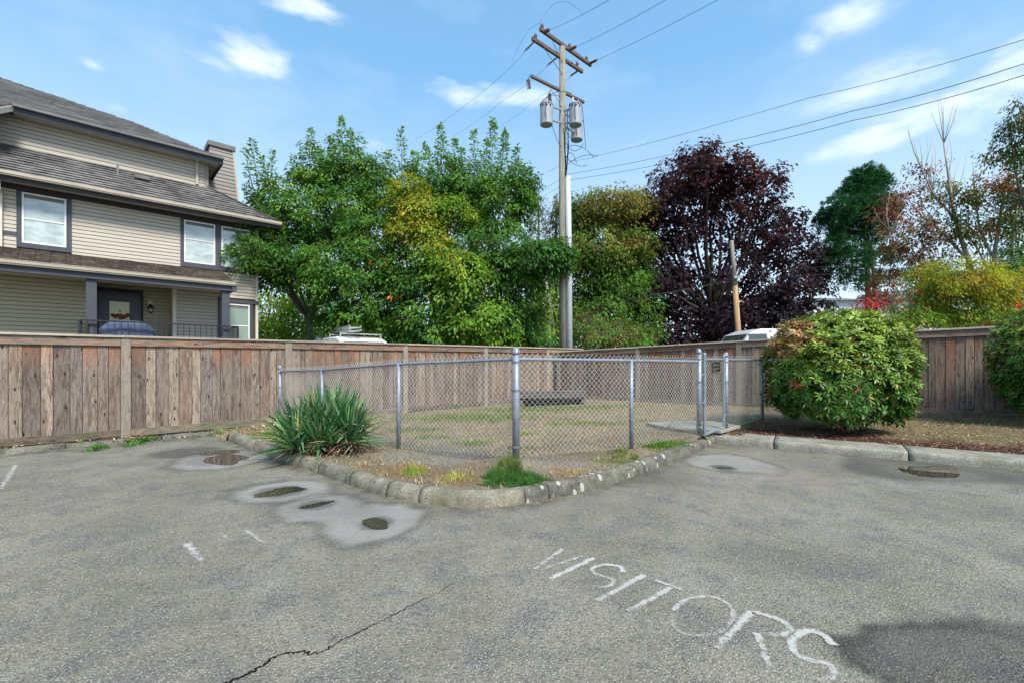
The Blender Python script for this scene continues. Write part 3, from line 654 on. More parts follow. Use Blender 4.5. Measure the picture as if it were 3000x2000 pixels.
# ------------------------------------------------------------------ wooden fences
def boardmesh(wd, h0, h1, th=.018):
    b = MB(); j = random.uniform(-.004, .004)
    b.hexa([(0,0,0),(wd,0,0),(wd,th,0),(0,th,0),(j,0,h0),(wd+j,0,h1),(wd+j,th,h1),(j,th,h0)]); return b
def wood_fence(name, loc, ang, posts, zb, zt, label, warm=0, widths=None, xr=None, post_w=.14):
    e = empty(name, (loc[0], loc[1], 0), ang, label, 'fence')
    for p in posts:
        MB().box(-post_w/2, post_w/2, -.045, .075, -.12, zt(p)-zb(p)-.04).build('post', MT['postwood'], e, .006).location = (p, 0, zb(p))
    for i, (a, b) in enumerate(zip(posts[:-1], posts[1:])):
        x0, x1 = a+post_w/2, b-post_w/2
        ws = (widths or {}).get(i)
        if not ws:
            ws = [x0]
            while ws[-1] < x1-.22: ws.append(ws[-1]+random.uniform(.105, .195))
            ws.append(x1)
        for j, (p, q_) in enumerate(zip(ws[:-1], ws[1:])):
            proud = 0 if j % 2 else .008
            pp, qq = p+.0035, q_-.0035
            o = boardmesh(qq-pp, zt(pp)-zb(pp)-.10, zt(qq)-zb(pp)-.10).build('board', MT['board_warm' if (warm and random.random() < warm) else 'board'], e, .0015)
            o.location = (pp, .004-proud+random.uniform(-.002, .002), zb(pp)+.05)
        MB().hexa([(x0,.026,zb(x0)+.05),(x1,.026,zb(x1)+.05),(x1,.034,zb(x1)+.05),(x0,.034,zb(x0)+.05),(x0,.026,zt(x0)-.06),(x1,.026,zt(x1)-.06),(x1,.034,zt(x1)-.06),(x0,.034,zt(x0)-.06)]).build('seam_shade_layer', MT['gap_shade'], e)  # dark sheet added so the seams between boards read as shadow lines
        def beam(nm, za, zb2, y0, y1, m, xa=x0, xb=x1, ref=zt, bev=.004):
            o = MB().hexa([(0,y0,ref(xa)-ref(xa)+za),(xb-xa,y0,ref(xb)-ref(xa)+za),(xb-xa,y1,ref(xb)-ref(xa)+za),(0,y1,za),(0,y0,zb2),(xb-xa,y0,ref(xb)-ref(xa)+zb2),(xb-xa,y1,ref(xb)-ref(xa)+zb2),(0,y1,zb2)]).build(nm, m, e, bev)
            o.location = (xa, 0, ref(xa)); return o
        beam('top_rail', -.185, -.042, -.040, -.016, MT['fascia_dark' if (warm and i < 2) else 'fascia'], x0+.002, x1-.002)
        beam('cap_board', -.038, 0, -.075, .085, MT['capwood'], a+.003, b-.003)
        beam('kick_board', -.0, .135, -.036, -.018, MT['kick'], x0+.002, x1-.002, zb)
        beam('back_rail', -.2, -.1, .03, .07, MT['kick'], x0, x1)
    return e
def t_at(u):
    r = (u-1176)/F; return (r*LF0.y-LF0.x)/(LD.x-r*LD.y)
lp = [14.69*t for t in (-.46,-.271,-.083,.1032,.2896,.4853,.671,.857,.985)]
w1_ = [lp[2]+.07]
while w1_[-1] < t_at(19)-.2: w1_.append(w1_[-1]+random.uniform(.12,.18))
w1_ += [t_at(u) for u in (19,51,93,122,161,189,224,249)]+[lp[3]-.07]
w2_ = [lp[3]+.07]+[t_at(u) for u in (335,358,388,411,441,461,488,507,535,553,577,597,619,635)]+[lp[4]-.07]
wood_fence('plank_fence', LF0, LA, lp, lambda x: .035, lambda x: 1.848, 'weathered grey plank fence running from the left edge back past the house', 0, {2: w1_, 3: w2_})
rp = [.32,3.14,5.97,8.80,11.63,14.4]
wood_fence('plank_fence', CORN, RA, rp, lambda x: rfence(x, 2)-.02, lambda x: rfence(x, 1), 'reddish brown plank fence behind the wire gate and round shrubs', .5, post_w=.13)
# ------------------------------------------------------------------ chain-link fence
cf = empty('chain_link_fence', (CH[3].x, CH[3].y, CHB[3]), 0, 'silver chain-link fence around the grass corner with a tall corner post', 'fence')
cf.location = (0,0,0)
RAILZ = [1.19, 1.25, 1.372, 1.44, 1.424, 1.407, 1.44, 1.435, 1.44, 1.40]    # top rail height at each post
def post(i, r, h, parent, capr=None):
    x, y = CH[i]; b = MB().tube([(x, y, CHB[i]-.08), (x+random.uniform(-.008,.008), y, h)], r, 14)
    o = b.build('post', MT['galv'], parent, smooth=False)
    o.data.polygons.foreach_set('use_smooth', [len(f.vertices) == 4 for f in o.data.polygons])
    if capr:
        cr = r*1.12; MB().lathe((x, y, h-.03), [(cr, 0), (cr, .032), (cr*.96, .034), (cr*.93, .05), (cr*.78, .066), (cr*.5, .078), (cr*.2, .083), (.002, .084)], 14).build('post_cap', MT['galv'], o, smooth=True)
        for k in range(4):
            zc = CHB[i]+.12+k*(h-CHB[i]-.25)/3; MB().lathe((x, y, zc), [(r*1.1, 0), (r*1.1, .022)], 14).build('tension_band', MT['fastener'], o)
    return o
for i in range(10):
    if i == 3: post(i, .043, 1.505, cf, True)
    elif i in (0, 5, 6, 9): post(i, .038, 1.545 if i == 5 else RAILZ[i]+.06, cf, True)
    else: post(i, .030, RAILZ[i], cf)
def mesh_panel(a, za, za1, b, zb, zb1, parent, name='wire_mesh'):
    """diamond mesh between a and b; za/zb bottom, za1/zb1 top"""
    a = np.array([a[0], a[1]]); b = np.array([b[0], b[1]]); ln = np.hypot(*(b-a)); d = (b-a)/ln; nrm = np.array([-d[1], d[0]])
    pit = .0365; nw = int(ln/pit); V = []; Fc = []; r = .0027; base = 0
    nz_ = int(round(((za1-za)+(zb1-zb))/2/pit)); nz_ += nz_ % 2
    for i in range(nw):
        k = np.arange(nz_+1); xx = (i+((k+i) % 2))*pit*ln/(nw*pit)
        f = xx/ln; zlo = za*(1-f)+zb*f; zhi = za1*(1-f)+zb1*f; z = zlo+(zhi-zlo)*k/nz_
        y = (np.where((k+i) % 2 == 0, .003, -.003))
        cx = a[0]+d[0]*xx+nrm[0]*y; cy = a[1]+d[1]*xx+nrm[1]*y
        for (ox, oz) in ((0, 1), (.87, -.5), (-.87, -.5)):
            V.append(np.stack([cx+nrm[0]*r*oz+d[0]*r*ox, cy+nrm[1]*r*oz+d[1]*r*ox, z], -1))
        n = nz_+1
        q0 = np.arange(nz_)
        for s in range(3):
            s2 = (s+1) % 3; Fc.append(np.stack([base+s*n+q0, base+s*n+q0+1, base+s2*n+q0+1, base+s2*n+q0], -1))
        base += 3*n
        # twisted barb on top
        if (nz_+i) % 2 == 0 or True:
            tx, ty, tz = cx[-1], cy[-1], z[-1]
            if ((nz_+i) % 2) == 1:
                V.append(np.array([[tx-r*d[0], ty-r*d[1], tz-.004], [tx+r*d[0], ty+r*d[1], tz-.004], [tx+nrm[0]*r, ty+nrm[1]*r, tz-.004], [tx+d[0]*.004, ty+d[1]*.004, tz+.024]]))
                Fc.append(np.array([[base, base+1, base+3, base+3], [base+1, base+2, base+3, base+3], [base+2, base, base+3, base+3]])); base += 4
    V = np.concatenate(V); Fc = np.concatenate(Fc)
    tri = Fc[:, 2] == Fc[:, 3]; Fq = Fc[~tri]; Ft = Fc[tri][:, :3]
    Fq3 = np.concatenate([Fq[:, [0,1,2]], Fq[:, [0,2,3]], Ft])
    return npmesh(name, V, Fq3, MT['galv_wire'], parent, kind='stuff')
for i in range(9):
    if i == 5: continue
    a, b = CH[i], CH[i+1]
    MB().tube([(a.x, a.y, RAILZ[i]-.02), (b.x, b.y, RAILZ[i+1]-.02)], .021, 10).build('top_rail', MT['galv'], cf, smooth=False)
    mesh_panel(a, CHB[i]+.01, RAILZ[i]+.045, b, CHB[i+1]+.01, RAILZ[i+1]+.045, cf)
# gate
a, b = CH[5], CH[6]; d = (b-a).normalized(); nrm2 = Vector((-d.y, d.x)); g0 = a+d*.20; g1 = b-d*.085; gz0, gz1 = .19, .20; tz0, tz1 = 1.47, 1.47
gate = empty('wire_gate', (g1.x, g1.y, gz1), 0, 'narrow chain-link gate between two capped steel posts, black sign on it', 'gate')
gi = gate.location.copy()
def gpart(b_, nm, m): 
    o = b_.build(nm, m, gate); o.location = -gi; return o
gpart(MB().tube([(g0.x, g0.y, gz0-.04), (g0.x, g0.y, tz0+.02)], .026, 12), 'gate_upright', MT['galv'])
gpart(MB().lathe((g0.x, g0.y, tz0+.01), [(.03,0),(.03,.03),(.02,.05),(.003,.06)], 12), 'upright_cap', MT['galv'])
gpart(MB().tube([(g1.x, g1.y, gz1-.0), (g1.x, g1.y, tz1)], .024, 12), 'gate_upright', MT['galv'])
gpart(MB().lathe((g1.x, g1.y, tz1-.01), [(.03,0),(.03,.03),(.02,.05),(.003,.06)], 12), 'upright_cap', MT['galv'])
gpart(MB().tube([(g0.x, g0.y, gz0), (g1.x, g1.y, gz1+.04)], .026, 10), 'bottom_rail', MT['galv'])
gpart(MB().tube([(g0.x, g0.y, tz0-.05), (g1.x, g1.y, tz1-.05)], .021, 10), 'top_rail', MT['galv'])
o = mesh_panel(g0, gz0-.03, tz0+.0, g1, gz1+.0, tz1+.0, gate); o.location = -gi
for z in (1.17, .72): gpart(MB().bar((a.x, a.y, z), (g0.x, g0.y, z), .03, .02), 'latch' if z > 1 else 'gate_strap', MT['galv'])
for z in (1.3, .45): gpart(MB().bar((b.x, b.y, z), (g1.x, g1.y, z), .04, .035), 'hinge', MT['galv'])
# gate sign
gs = g0.lerp(g1, .52); face = Vector((nrm2.x, nrm2.y, 0)) * -1
if face.y > 0: face = -face
sgn = empty('gate_sign', (gs.x+face.x*.03, gs.y+face.y*.03, 1.30), math.atan2(d.y, d.x), 'small black sign with pale lettering wired to the gate mesh', 'sign')
MB().box(-.085, .085, -.004, .004, -.10, .10).build('sign_panel', MT['sign_black'], sgn)
b = MB()
for x0, x1, z0, z1 in ((-.085,.085,.094,.1),(-.085,.085,-.1,-.094),(-.085,-.079,-.094,.094),(.079,.085,-.094,.094)): b.box(x0, x1, -.0065, -.0042, z0, z1)
b.build('sign_border', MT['sign_gold'], sgn)
b = MB()   # two short worn words, only partly legible
for x0, x1, z0, z1 in ((-.060,-.052,.01,.06),(-.052,-.034,.052,.06),(-.036,-.028,.018,.054),(-.052,-.034,.01,.018),
                       (-.012,-.004,.022,.048),(-.004,.05,.046,.052),(-.004,.055,.024,.032),
                       (-.060,-.052,-.066,-.02),(-.052,-.03,-.074,-.066),(-.03,-.022,-.066,-.02),
                       (-.010,-.003,-.05,-.022),(-.003,.02,-.024,-.017),(.02,.027,-.05,-.022),(-.003,.02,-.056,-.05),(.035,.06,-.03,-.022)):
    b.box(x0, x1, -.0062, -.0042, z0, z1)
b.build('sign_lettering', MT['sign_gold'], sgn)
sgn.scale = (1.75, 1, .88)
# low bench inside
bn = empty('low_bench', (1.15, 13.35, .06), math.radians(5), 'low grey wooden bench standing on the grass at the back fence', 'bench')
for k in range(3): MB().box(-1.0, 1.0, -.24+k*.165, -.085+k*.165, .41, .46).build('plank', MT['bench_wood'], bn, .004)
for x in (-.9, .9): MB().box(x-.05, x+.05, -.2, .2, 0, .409).build('leg', MT['bench_wood'], bn, .004)
MB().box(-.97, .97, -.235, -.205, .26, .409).build('apron', MT['bench_wood'], bn, .004)
MB().box(-.95, .95, .10, .13, .0, .40).build('under_seat_sheet', MT['black_metal'], bn)  # black sheet that keeps the space under the seat dark
# ------------------------------------------------------------------ house
HA = math.atan2(.6739, .7386)
H = empty('house', (-9.51, 17.01, 0), HA, 'three storey beige clapboard house with slate blue trim behind the fence', 'house')
# local frame: x = along the facade (0 at its right corner), y = into the house, z = up
b = MB().box(-14, -.0, .02, 9, -.3, 2.0); b.box(-14, -4.66, .02, .9, 2.0, 4.6); b.box(-2.55, 0, .02, .9, 2.0, 4.6); b.box(-14, 0, .9, 9, 2.0, 4.6); b.box(-14, 0, .02, 9, 4.6, 6.52)
b.build('wall', MT['lap_shade'], H)
MB().box(-14, -1.48, .52, 8.0, 6.6, 8.75).build('wall', MT['lap_shade'], H)
def siding(x0, x1, y, z0, z1, m='siding', step=.115, skip=()):
    z = z0
    while z < z1-.03:
        zt_ = min(z+step-.012, z1); segs = [(x0, x1)]
        for sx0, sx1, sz0, sz1 in skip:
            if z+step*.5 > sz0 and z+step*.5 < sz1:
                ns = []
                for p, q_ in segs:
                    if sx1 <= p or sx0 >= q_: ns.append((p, q_)); continue
                    if sx0 > p: ns.append((p, sx0))
                    if sx1 < q_: ns.append((sx1, q_))
                segs = ns
        for p, q_ in segs:
            if q_-p < .03: continue
            MB().hexa([(p, y-.022, z), (q_, y-.022, z), (q_, y+.004, z), (p, y+.004, z), (p, y-.006, zt_), (q_, y-.006, zt_), (q_, y+.004, zt_), (p, y+.004, zt_)]).build('siding_board', MT[m], H)
        z += step
siding(-10, -.06, 0, 4.55, 6.25, 'siding', skip=[(-6.12,-5.0,4.6,6.4),(-2.35,-.02,4.57,6.4)])
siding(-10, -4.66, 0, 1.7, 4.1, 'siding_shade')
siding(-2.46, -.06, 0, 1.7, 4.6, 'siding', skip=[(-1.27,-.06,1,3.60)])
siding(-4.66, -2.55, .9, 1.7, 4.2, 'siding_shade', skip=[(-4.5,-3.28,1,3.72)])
siding(-10, -1.56, .5, 7.5, 8.6, 'siding')
# side of the recess and the end wall
b = MB(); z = 1.7
while z < 4.2:
    b.hexa([(-2.552, .02, z), (-2.552, .9, z), (-2.548, .9, z), (-2.548, .02, z), (-2.560, .02, z+.11), (-2.560, .9, z+.11), (-2.548, .9, z+.11), (-2.548, .02, z+.11)]); z += .115
b.build('siding_return', MT['siding_shade'], H)
def part(nm, m, *bx, bev=.004, par=None):
    b = MB()
    for q_ in bx: b.box(*q_)
    return b.build(nm, MT[m], par or H, bev)
part('corner_board', 'trim_cream', (-.075, .015, -.03, .03, -.2, 6.25))
part('corner_board', 'trim_cream', (-2.56, -2.46, -.032, .0, 1.6, 4.1))
part('corner_board', 'siding_grey', (-1.60, -1.47, .466, .52, 7.5, 8.5))
part('downpipe', 'siding', (-1.86, -1.78, .40, .478, 7.62, 8.42), (-1.86, -1.78, .10, .478, 8.42, 8.50))
part('downpipe', 'trim_cream', (-6.47, -6.38, -.10, -.02, 4.55, 6.05), (-6.47, -6.38, -.45, -.02, 6.05, 6.14), (-6.47, -6.38, -.45,-.37, 6.14, 6.36))
part('frieze_board', 'trim_dark', (-10, .0, -.040, -.0245, 6.22, 6.40))
part('belt_board', 'trim_slate', (-10, -6.12, -.045, -.0245, 4.93, 5.03))
part('belt_board', 'trim_slate', (-1.27, .02, -.050, -.0245, 3.47, 3.60))
# windows
def window(x0, x1, z0, z1, panes, m='glass', meet=None, tw=(.10,.10,.14), y=0):
    wb = MB(); ytr = y-.05
    L_, R_, B_ = tw
    wb.box(x0, x0+L_, ytr, y, z0, z1); wb.box(x1-R_, x1, ytr, y, z0, z1); wb.box(x0+L_, x1-R_, ytr, y, z0, z0+B_)
    for (p, q_), (p2, q2) in zip(panes[:-1], panes[1:]): wb.box(q_, p2, ytr, y, z0+B_, z1)
    wobj = wb.build('window', MT['trim_slate'], H, .004)
    for p, q_ in panes:
        f = MB(); t = .045; zz0, zz1 = z0+B_, z1-.02
        f.box(p, p+t, y-.035, y, zz0, zz1); f.box(q_-t, q_, y-.035, y, zz0, zz1); f.box(p+t, q_-t, y-.035, y, zz0, zz0+t); f.box(p+t, q_-t, y-.035, y, zz1-t, zz1)
        if meet: f.box(p+t, q_-t, y-.030, y-.005, meet-.02, meet+.02)
        f.build('frame', MT['white_frame'], wobj, .003)
        MB().box(p+t, q_-t, y-.012, y-.004, zz0+t, zz1-t).build('pane', MT[m], wobj)
        MB().box(p+t, q_-t, y-.016, y-.0125, zz1-t-.10, zz1-t).build('pane_top_strip', MT['gutter_dark'], wobj)  # darker strip along the top of the pane
window(-6.12, -5.0, 4.61, 6.21, [(-6.02,-5.11)], 'glass', 5.45)
window(-2.35, -.14, 4.59, 6.21, [(-2.25,-1.35), (-1.17,-.26)], 'glass', 5.55, (.10,.12,.16))
window(-1.27, -.17, 1.6, 3.46, [(-1.05,-.27)], 'glass_tree_reflection', 2.66, (.20,.10,.05))
part('trim_panel', 'trim_slate', (-.14, -.08, -.04, -.0, 4.59, 6.2))
# door in the recess
dr = part('door', 'door_paint', (-4.46, -3.34, .84, .93, 1.55, 3.64), (-4.40, -3.40, .81, .84, 1.55, 3.55))
part('door_glass', 'glass_warm', (-4.14, -3.64, .795, .808, 2.2, 3.33), par=dr)
part('door_handle', 'aluminium', (-3.53, -3.49, .76, .808, 2.5, 2.62), par=dr)
part('door_trim', 'trim_dark', (-4.50, -3.28, .80, .87, 3.645, 3.75), (-3.335, -3.28, .80, .87, 1.55, 3.64), par=dr)
lm = part('wall_lamp', 'trim_cream', (-3.16, -3.02, .84, .89, 3.14, 3.42))
MB().lathe((-3.09, .76, 3.02), [(.01,-.03),(.035,0),(.06,.06),(.075,.16),(.085,.2),(.06,.25),(.02,.29)], 8).build('lamp_shade', MT['black_metal'], lm)
MB().lathe((-3.09, .745, 3.055), [(.035,0),(.055,.04),(.063,.09)], 8).build('lamp_glass', MT['lamp_glass'], lm)
MB().bar((-3.09,.85,3.2), (-3.09,.78,3.2), .03, .03).build('lamp_bracket', MT['black_metal'], lm)
# porch
def courses(xa, xb, ya, za, yb, zb, m, name, xb_top=None, xa_top=None, step=.135, th=.034):
    """stepped shingle courses from eave (ya, za) up to (yb, zb); the side edges may slant"""
    run = math.hypot(yb-ya, zb-za); n = int(run/step); b = MB(); xt = xb if xb_top is None else xb_top; xat = xa if xa_top is None else xa_top
    nrm = Vector((0, -(zb-za), (yb-ya))).normalized()*th
    for i in range(n):
        t0, t1 = i/n, (i+.90)/n
        A = lambda t: (xa+(xat-xa)*t, ya+(yb-ya)*t, za+(zb-za)*t); B = lambda t: (xb+(xt-xb)*t, ya+(yb-ya)*t, za+(zb-za)*t)
        p0, p1 = Vector(A(t0)), Vector(B(t0)); q0, q1 = Vector(A(min(t1,1))), Vector(B(min(t1,1))); m_ = max(1, int((p1-p0).length/.3)); 
        for k in range(m_):
            f0, f1 = k/m_, (k+1)/m_; j = random.uniform(.65, 1.25)
            a0, a1 = p0.lerp(p1, f0), p0.lerp(p1, f1-.012/max((p1-p0).length,.1)); c0, c1 = q0.lerp(q1, f0), q0.lerp(q1, f1)
            b.hexa([a0, a1, c1, c0, a0+nrm*j, a1+nrm*j, c1+nrm*.1, c0+nrm*.1])
    return b.build(name, MT[m], H, kind='stuff')
rf = MB().hexa([(-10,-1.5,3.88),(-1.06,-1.5,3.88),(-1.12,-.03,4.46),(-10,-.03,4.46),(-10,-1.5,3.98),(-1.06,-1.5,3.98),(-1.12,-.03,4.57),(-10,-.03,4.57)]).build('porch_roof', MT['gap_shade'], H)
courses(-10, -1.04, -1.5, 3.985, -.03, 4.575, 'shingle_porch', 'porch_shingles', -1.14)
part('porch_gutter', 'gutter_cream', (-10, -1.02, -1.62, -1.505, 3.905, 3.985), (-10, -1.02, -1.60, -1.505, 3.87, 3.905), (-10,-1.02,-1.63,-1.612,3.985,4.005), bev=.008)
part('porch_beam', 'trim_slate', (-10, -1.0, -1.50, -1.40, 3.70, 3.875))
part('porch_beam_end', 'trim_slate', (-1.12, -.99, -1.56, -1.50, 3.68, 3.90), (-1.10, -1.0, -1.40, -.03, 3.72, 3.90))
part('porch_soffit', 'soffit', (-10, -1.12, -1.40, -.03, 3.80, 3.83), (-4.66, -2.56, -.03, .88, 3.98, 4.0))
part('porch_post', 'trim_slate', (-4.67, -4.44, -1.42, -1.19, 1.4, 3.70))
part('porch_post', 'trim_slate', (-1.39, -1.16, -1.42, -1.19, 1.4, 3.70))
part('porch_deck', 'siding_grey', (-4.9, -.95, -1.6, .0, 1.40, 1.55), (-4.66, -2.55, .0, .9, 1.40, 1.55))
part('deck_skirt', 'siding_grey', (-4.88, -.97, -1.56, -1.5, -.2, 1.4))
rl_ = part('railing', 'black_metal', (-4.80, -.94, -1.56, -1.51, 2.51, 2.55), (-4.80, -.94, -1.55, -1.52, 1.66, 1.69), (-4.80, -4.76, -1.51, -.05, 2.51, 2.55), (-.98, -.94, -1.51, -.05, 2.51, 2.55))
x = -4.80; k = 0
while x < -.95:
    wv = .05 if k % 13 == 0 or k == 1 else .018
    MB().box(x-wv/2, x+wv/2, -1.535-wv/2, -1.535+wv/2, 1.55, 2.51).build('baluster', MT['black_metal'], rl_); x += .148; k += 1
for y in np.arange(-1.4, -.1, .16):
    for xx in (-4.78, -.96): MB().box(xx-.009, xx+.009, y-.009, y+.009, 1.55, 2.51).build('baluster', MT['black_metal'], rl_)
# middle skirt roof
EX, EY, EZ = .66, -.6, 6.52; TX, TY, TZ = -1.48, .5, 7.62
MB().hexa([(-10,EY,EZ-.10),(EX,EY,EZ-.10),(TX,TY,TZ-.1),(-10,TY,TZ-.1),(-10,EY,EZ),(EX,EY,EZ),(TX,TY,TZ),(-10,TY,TZ)]).build('skirt_roof', MT['gap_shade'], H)
MB().hexa([(EX,EY,EZ-.10),(EX,8.6,EZ-.10),(TX,8,TZ-.1),(TX,TY,TZ-.1),(EX,EY,EZ),(EX,8.6,EZ),(TX,8,TZ),(TX,TY,TZ)]).build('skirt_roof', MT['gap_shade'], H)
courses(-10, EX, EY, EZ+.004, TY, TZ+.004, 'shingle_low', 'skirt_shingles', TX)
b = MB()
for i in range(19):
    f = i/19; p = Vector((EX, EY, EZ)).lerp(Vector((TX, TY, TZ)), f); b.bar(p+Vector((0,0,.02)), Vector((EX, EY, EZ)).lerp(Vector((TX, TY, TZ)), f+.056)+Vector((0,0,.035)), .16, .02)
b.build('hip_cap', MT['shingle_low'], H)
part('skirt_gutter', 'gutter_cream', (-10, EX-.01, EY-.12, EY-.004, 6.445, 6.53), (-10, EX-.03, EY-.10, EY-.004, 6.41, 6.445), bev=.008)
part('skirt_fascia', 'trim_dark', (-10, EX-.03, EY+.0, EY+.05, 6.30, 6.415), (EX-.05, EX+.0, EY+.05, 8.5, 6.32, 6.50))
part('skirt_soffit', 'soffit', (-10, EX-.05, EY+.05, -.03, 6.385, 6.41), (0.02, EX-.05, -.03, 8.5, 6.385, 6.41))
part('roof_vent', 'gutter_dark', (-3.55, -3.15, .05, .35, 7.30, 7.42))
part('roof_vent', 'gutter_dark', (-3.98, -3.92, .15, .22, 7.25, 7.60))
# upper roof
GX, GY, GZ = -1.10, -.02, 8.60
def onroof(u, v, m_=.60):   # where the ray through an image pixel meets the main roof plane
    a_ = HA; ox, oy = -9.51, 17.01
    r1 = Vector(((u-1176)/F, 1, -(v-828)/F)); l = lambda p: (p[0]*math.cos(a_)+p[1]*math.sin(a_), -p[0]*math.sin(a_)+p[1]*math.cos(a_))
    dx, dy = l(r1); cx, cy = l((-ox, -oy)); t = (GZ+m_*(cy-GY)-EYE)/(r1.z-m_*dy)
    return Vector((cx+t*dx, cy+t*dy, EYE+t*r1.z))
K1, K2 = onroof(308, 283), onroof(0, 179)
K3 = K2+(K2-K1)*.8
hip = [Vector((GX, GY, GZ)), K1, K2, K3]
back = [Vector((GX, 8.5, GZ)), Vector((K1.x, 8.3, K1.z-.4)), Vector((K2.x, 8, K2.z-.5)), Vector((K3.x, 8, K3.z-1))]
fl = [Vector((GX, GY, GZ)), Vector((K1.x, GY, GZ)), Vector((K2.x, GY, GZ)), Vector((K3.x, GY, GZ))]
b = MB()
for i in range(3):
    b.poly([fl[i+1], fl[i], hip[i], hip[i+1]], [(0,1,2,3)] if i else [(0,1,3)])
    b.poly([hip[i], back[i], back[i+1], hip[i+1]], [(0,1,2,3)])
b.poly([fl[3]-Vector((0,0,.1)), fl[0]-Vector((0,0,.1)), back[0]-Vector((0,0,.1)), back[3]*1-Vector((0,0,.1))], [(0,3,2,1)])
b.build('main_roof', MT['gap_shade'], H)
# shingle courses on the front plane, clipped by the hip
b = MB(); run = .115; yy = GY; n = 0; nrm = Vector((0, -.60, 1)).normalized()*.030
while yy < K3.y-.05:
    y2 = yy+.115
    def xr_(y):
        for p, q_ in zip(hip[:-1], hip[1:]):
            if p.y <= y <= q_.y: return p.x+(q_.x-p.x)*(y-p.y)/max(q_.y-p.y, 1e-6)
        return K3.x
    xa, xb, xb2 = -12, xr_(yy), xr_(min(y2-.012, K3.y)); z1_, z2_ = GZ+.6*(yy-GY)+.003, GZ+.6*(y2-.012-GY)+.003
    m_ = max(1, int((xb-xa)/.5))
    for k in range(m_):
        f0, f1 = k/m_, (k+1)/m_; j = random.uniform(.6, 1.3)
        a0, a1 = Vector((xa+(xb-xa)*f0, yy, z1_)), Vector((xa+(xb-xa)*(f1-.0008), yy, z1_)); c0, c1 = Vector((xa+(xb2-xa)*f0, y2-.012, z2_)), Vector((xa+(xb2-xa)*f1, y2-.012, z2_))
        b.hexa([a0, a1, c1, c0, a0+nrm*j, a1+nrm*j, c1+nrm*.15, c0+nrm*.15])
    yy = y2
b.build('main_shingles', MT['shingle'], H, kind='stuff')
part('main_gutter', 'gutter_dark', (-6.2, GX-.0, GY-.12, GY-.004, 8.53, 8.61), bev=.01)
part('main_fascia', 'trim_slate', (-6.2, GX-.02, GY+.0, GY+.04, 8.38, 8.53), (GX-.05, GX, GY+.04, 8, 8.40, 8.56))
part('main_soffit', 'soffit', (-6.2, GX-.05, GY+.04, .5, 8.47, 8.50), (-1.47, GX-.05, .5, 7.9, 8.47, 8.50))
# lower eave of the wing at the left edge
b = MB(); b.hexa([(-10, -.75, 8.05),(-6.42,-.75,8.05),(-6.2,GY,8.50),(-10,GY,8.50),(-10,-.75,8.14),(-6.42,-.75,8.14),(-6.2,GY,8.60),(-10,GY,8.60)]); b.build('wing_roof', MT['shingle'], H)
courses(-10, -6.42, -.75, 8.145, GY, 8.604, 'shingle', 'wing_shingles', -6.2)
part('wing_rake', 'trim_cream', (-6.44,-6.40,-.74,-.5,7.92,8.06))
MB().bar((-6.41,-.74,8.05), (-6.19,GY,8.50), .03, .14).build('rake_board', MT['trim_cream'], H)
part('wing_wall', 'siding', (-10, -6.55, -.5, .02, 6.9, 8.3))
# chimney clad in clapboard, tapering upwards
ch = MB(); cyf, cyb = 2.0, 2.7
ch.hexa([(-1.36,cyf,6.9),(-.18,cyf,6.9),(-.18,cyb,6.9),(-1.36,cyb,6.9),(-1.20,cyf,9.75),(-.42,cyf,9.75),(-.42,cyb,9.75),(-1.20,cyb,9.75)])
cho = ch.build('chimney', MT['siding_grey'], H)
z = 7.0
while z < 9.7:
    f = (z-6.9)/2.85; xl = -1.36+.16*f; xr = -.18-.24*f
    MB().hexa([(xl,cyf-.03,z),(xr,cyf-.03,z),(xr,cyf,z),(xl,cyf,z),(xl+.01,cyf-.008,z+.14),(xr-.01,cyf-.008,z+.14),(xr-.01,cyf,z+.14),(xl+.01,cyf,z+.14)]).build('siding_board', MT['siding_grey'], cho)
    z += .145
MB().bar((-.17,cyf-.02,6.9), (-.41,cyf-.02,9.76), .07, .05).build('corner_board', MT['siding'], cho)
MB().box(-1.27,-.34,cyf-.09,cyb+.08,9.74,9.93).build('chimney_cap', MT['gutter_dark'], cho, .01)
# things on the porch
gc = empty('covered_grill', (0,0,0), 0, 'barbecue grill under a blue cloth cover on the porch', 'grill')
def H2W(x, y, z): 
    c_, s_ = math.cos(HA), math.sin(HA); return Vector((-9.51+x*c_-y*s_, 17.01+x*s_+y*c_, z))
gc.location = H2W(-3.75, -1.05, 1.55); gc.rotation_euler = (0, 0, HA)
V = []; nx_ = 36; rings_ = [(0,.70,.30),(.5,.68,.30),(.78,.64,.29),(.92,.50,.27),(1.02,.34,.20),(1.035,.30,.14)]
for k, (z, a_, b2) in enumerate(rings_):
    for j in range(nx_):
        t = 2*PI*j/nx_; q_ = (abs(math.cos(t))**4+abs(math.sin(t))**4)**-.25; fo = 1+.05*math.sin(j*5.1+k*.7)*(1-k/6)
        V.append((a_*q_*math.cos(t)*fo, b2*q_*math.sin(t)*fo, z+.012*math.sin(j*2.3)))
V.append((0, 0, 1.05)); Fc = [(k*nx_+j, k*nx_+(j+1) % nx_, (k+1)*nx_+(j+1) % nx_, (k+1)*nx_+j) for k in range(5) for j in range(nx_)]+[(5*nx_+j, 5*nx_+(j+1) % nx_, 6*nx_) for j in range(nx_)]
MB().poly(V, Fc).build('grill_cover', MT['grill_cloth'], gc, smooth=False)
MB().box(-.45,.45,-.2,.2,0.02,.75).build('grill_body', MT['black_metal'], gc)
wr = empty('wreath', H2W(-3.88, .77, 2.85), HA, 'red and green flower wreath hanging on the front door glass', 'wreath')
b = MB(); b2 = MB()
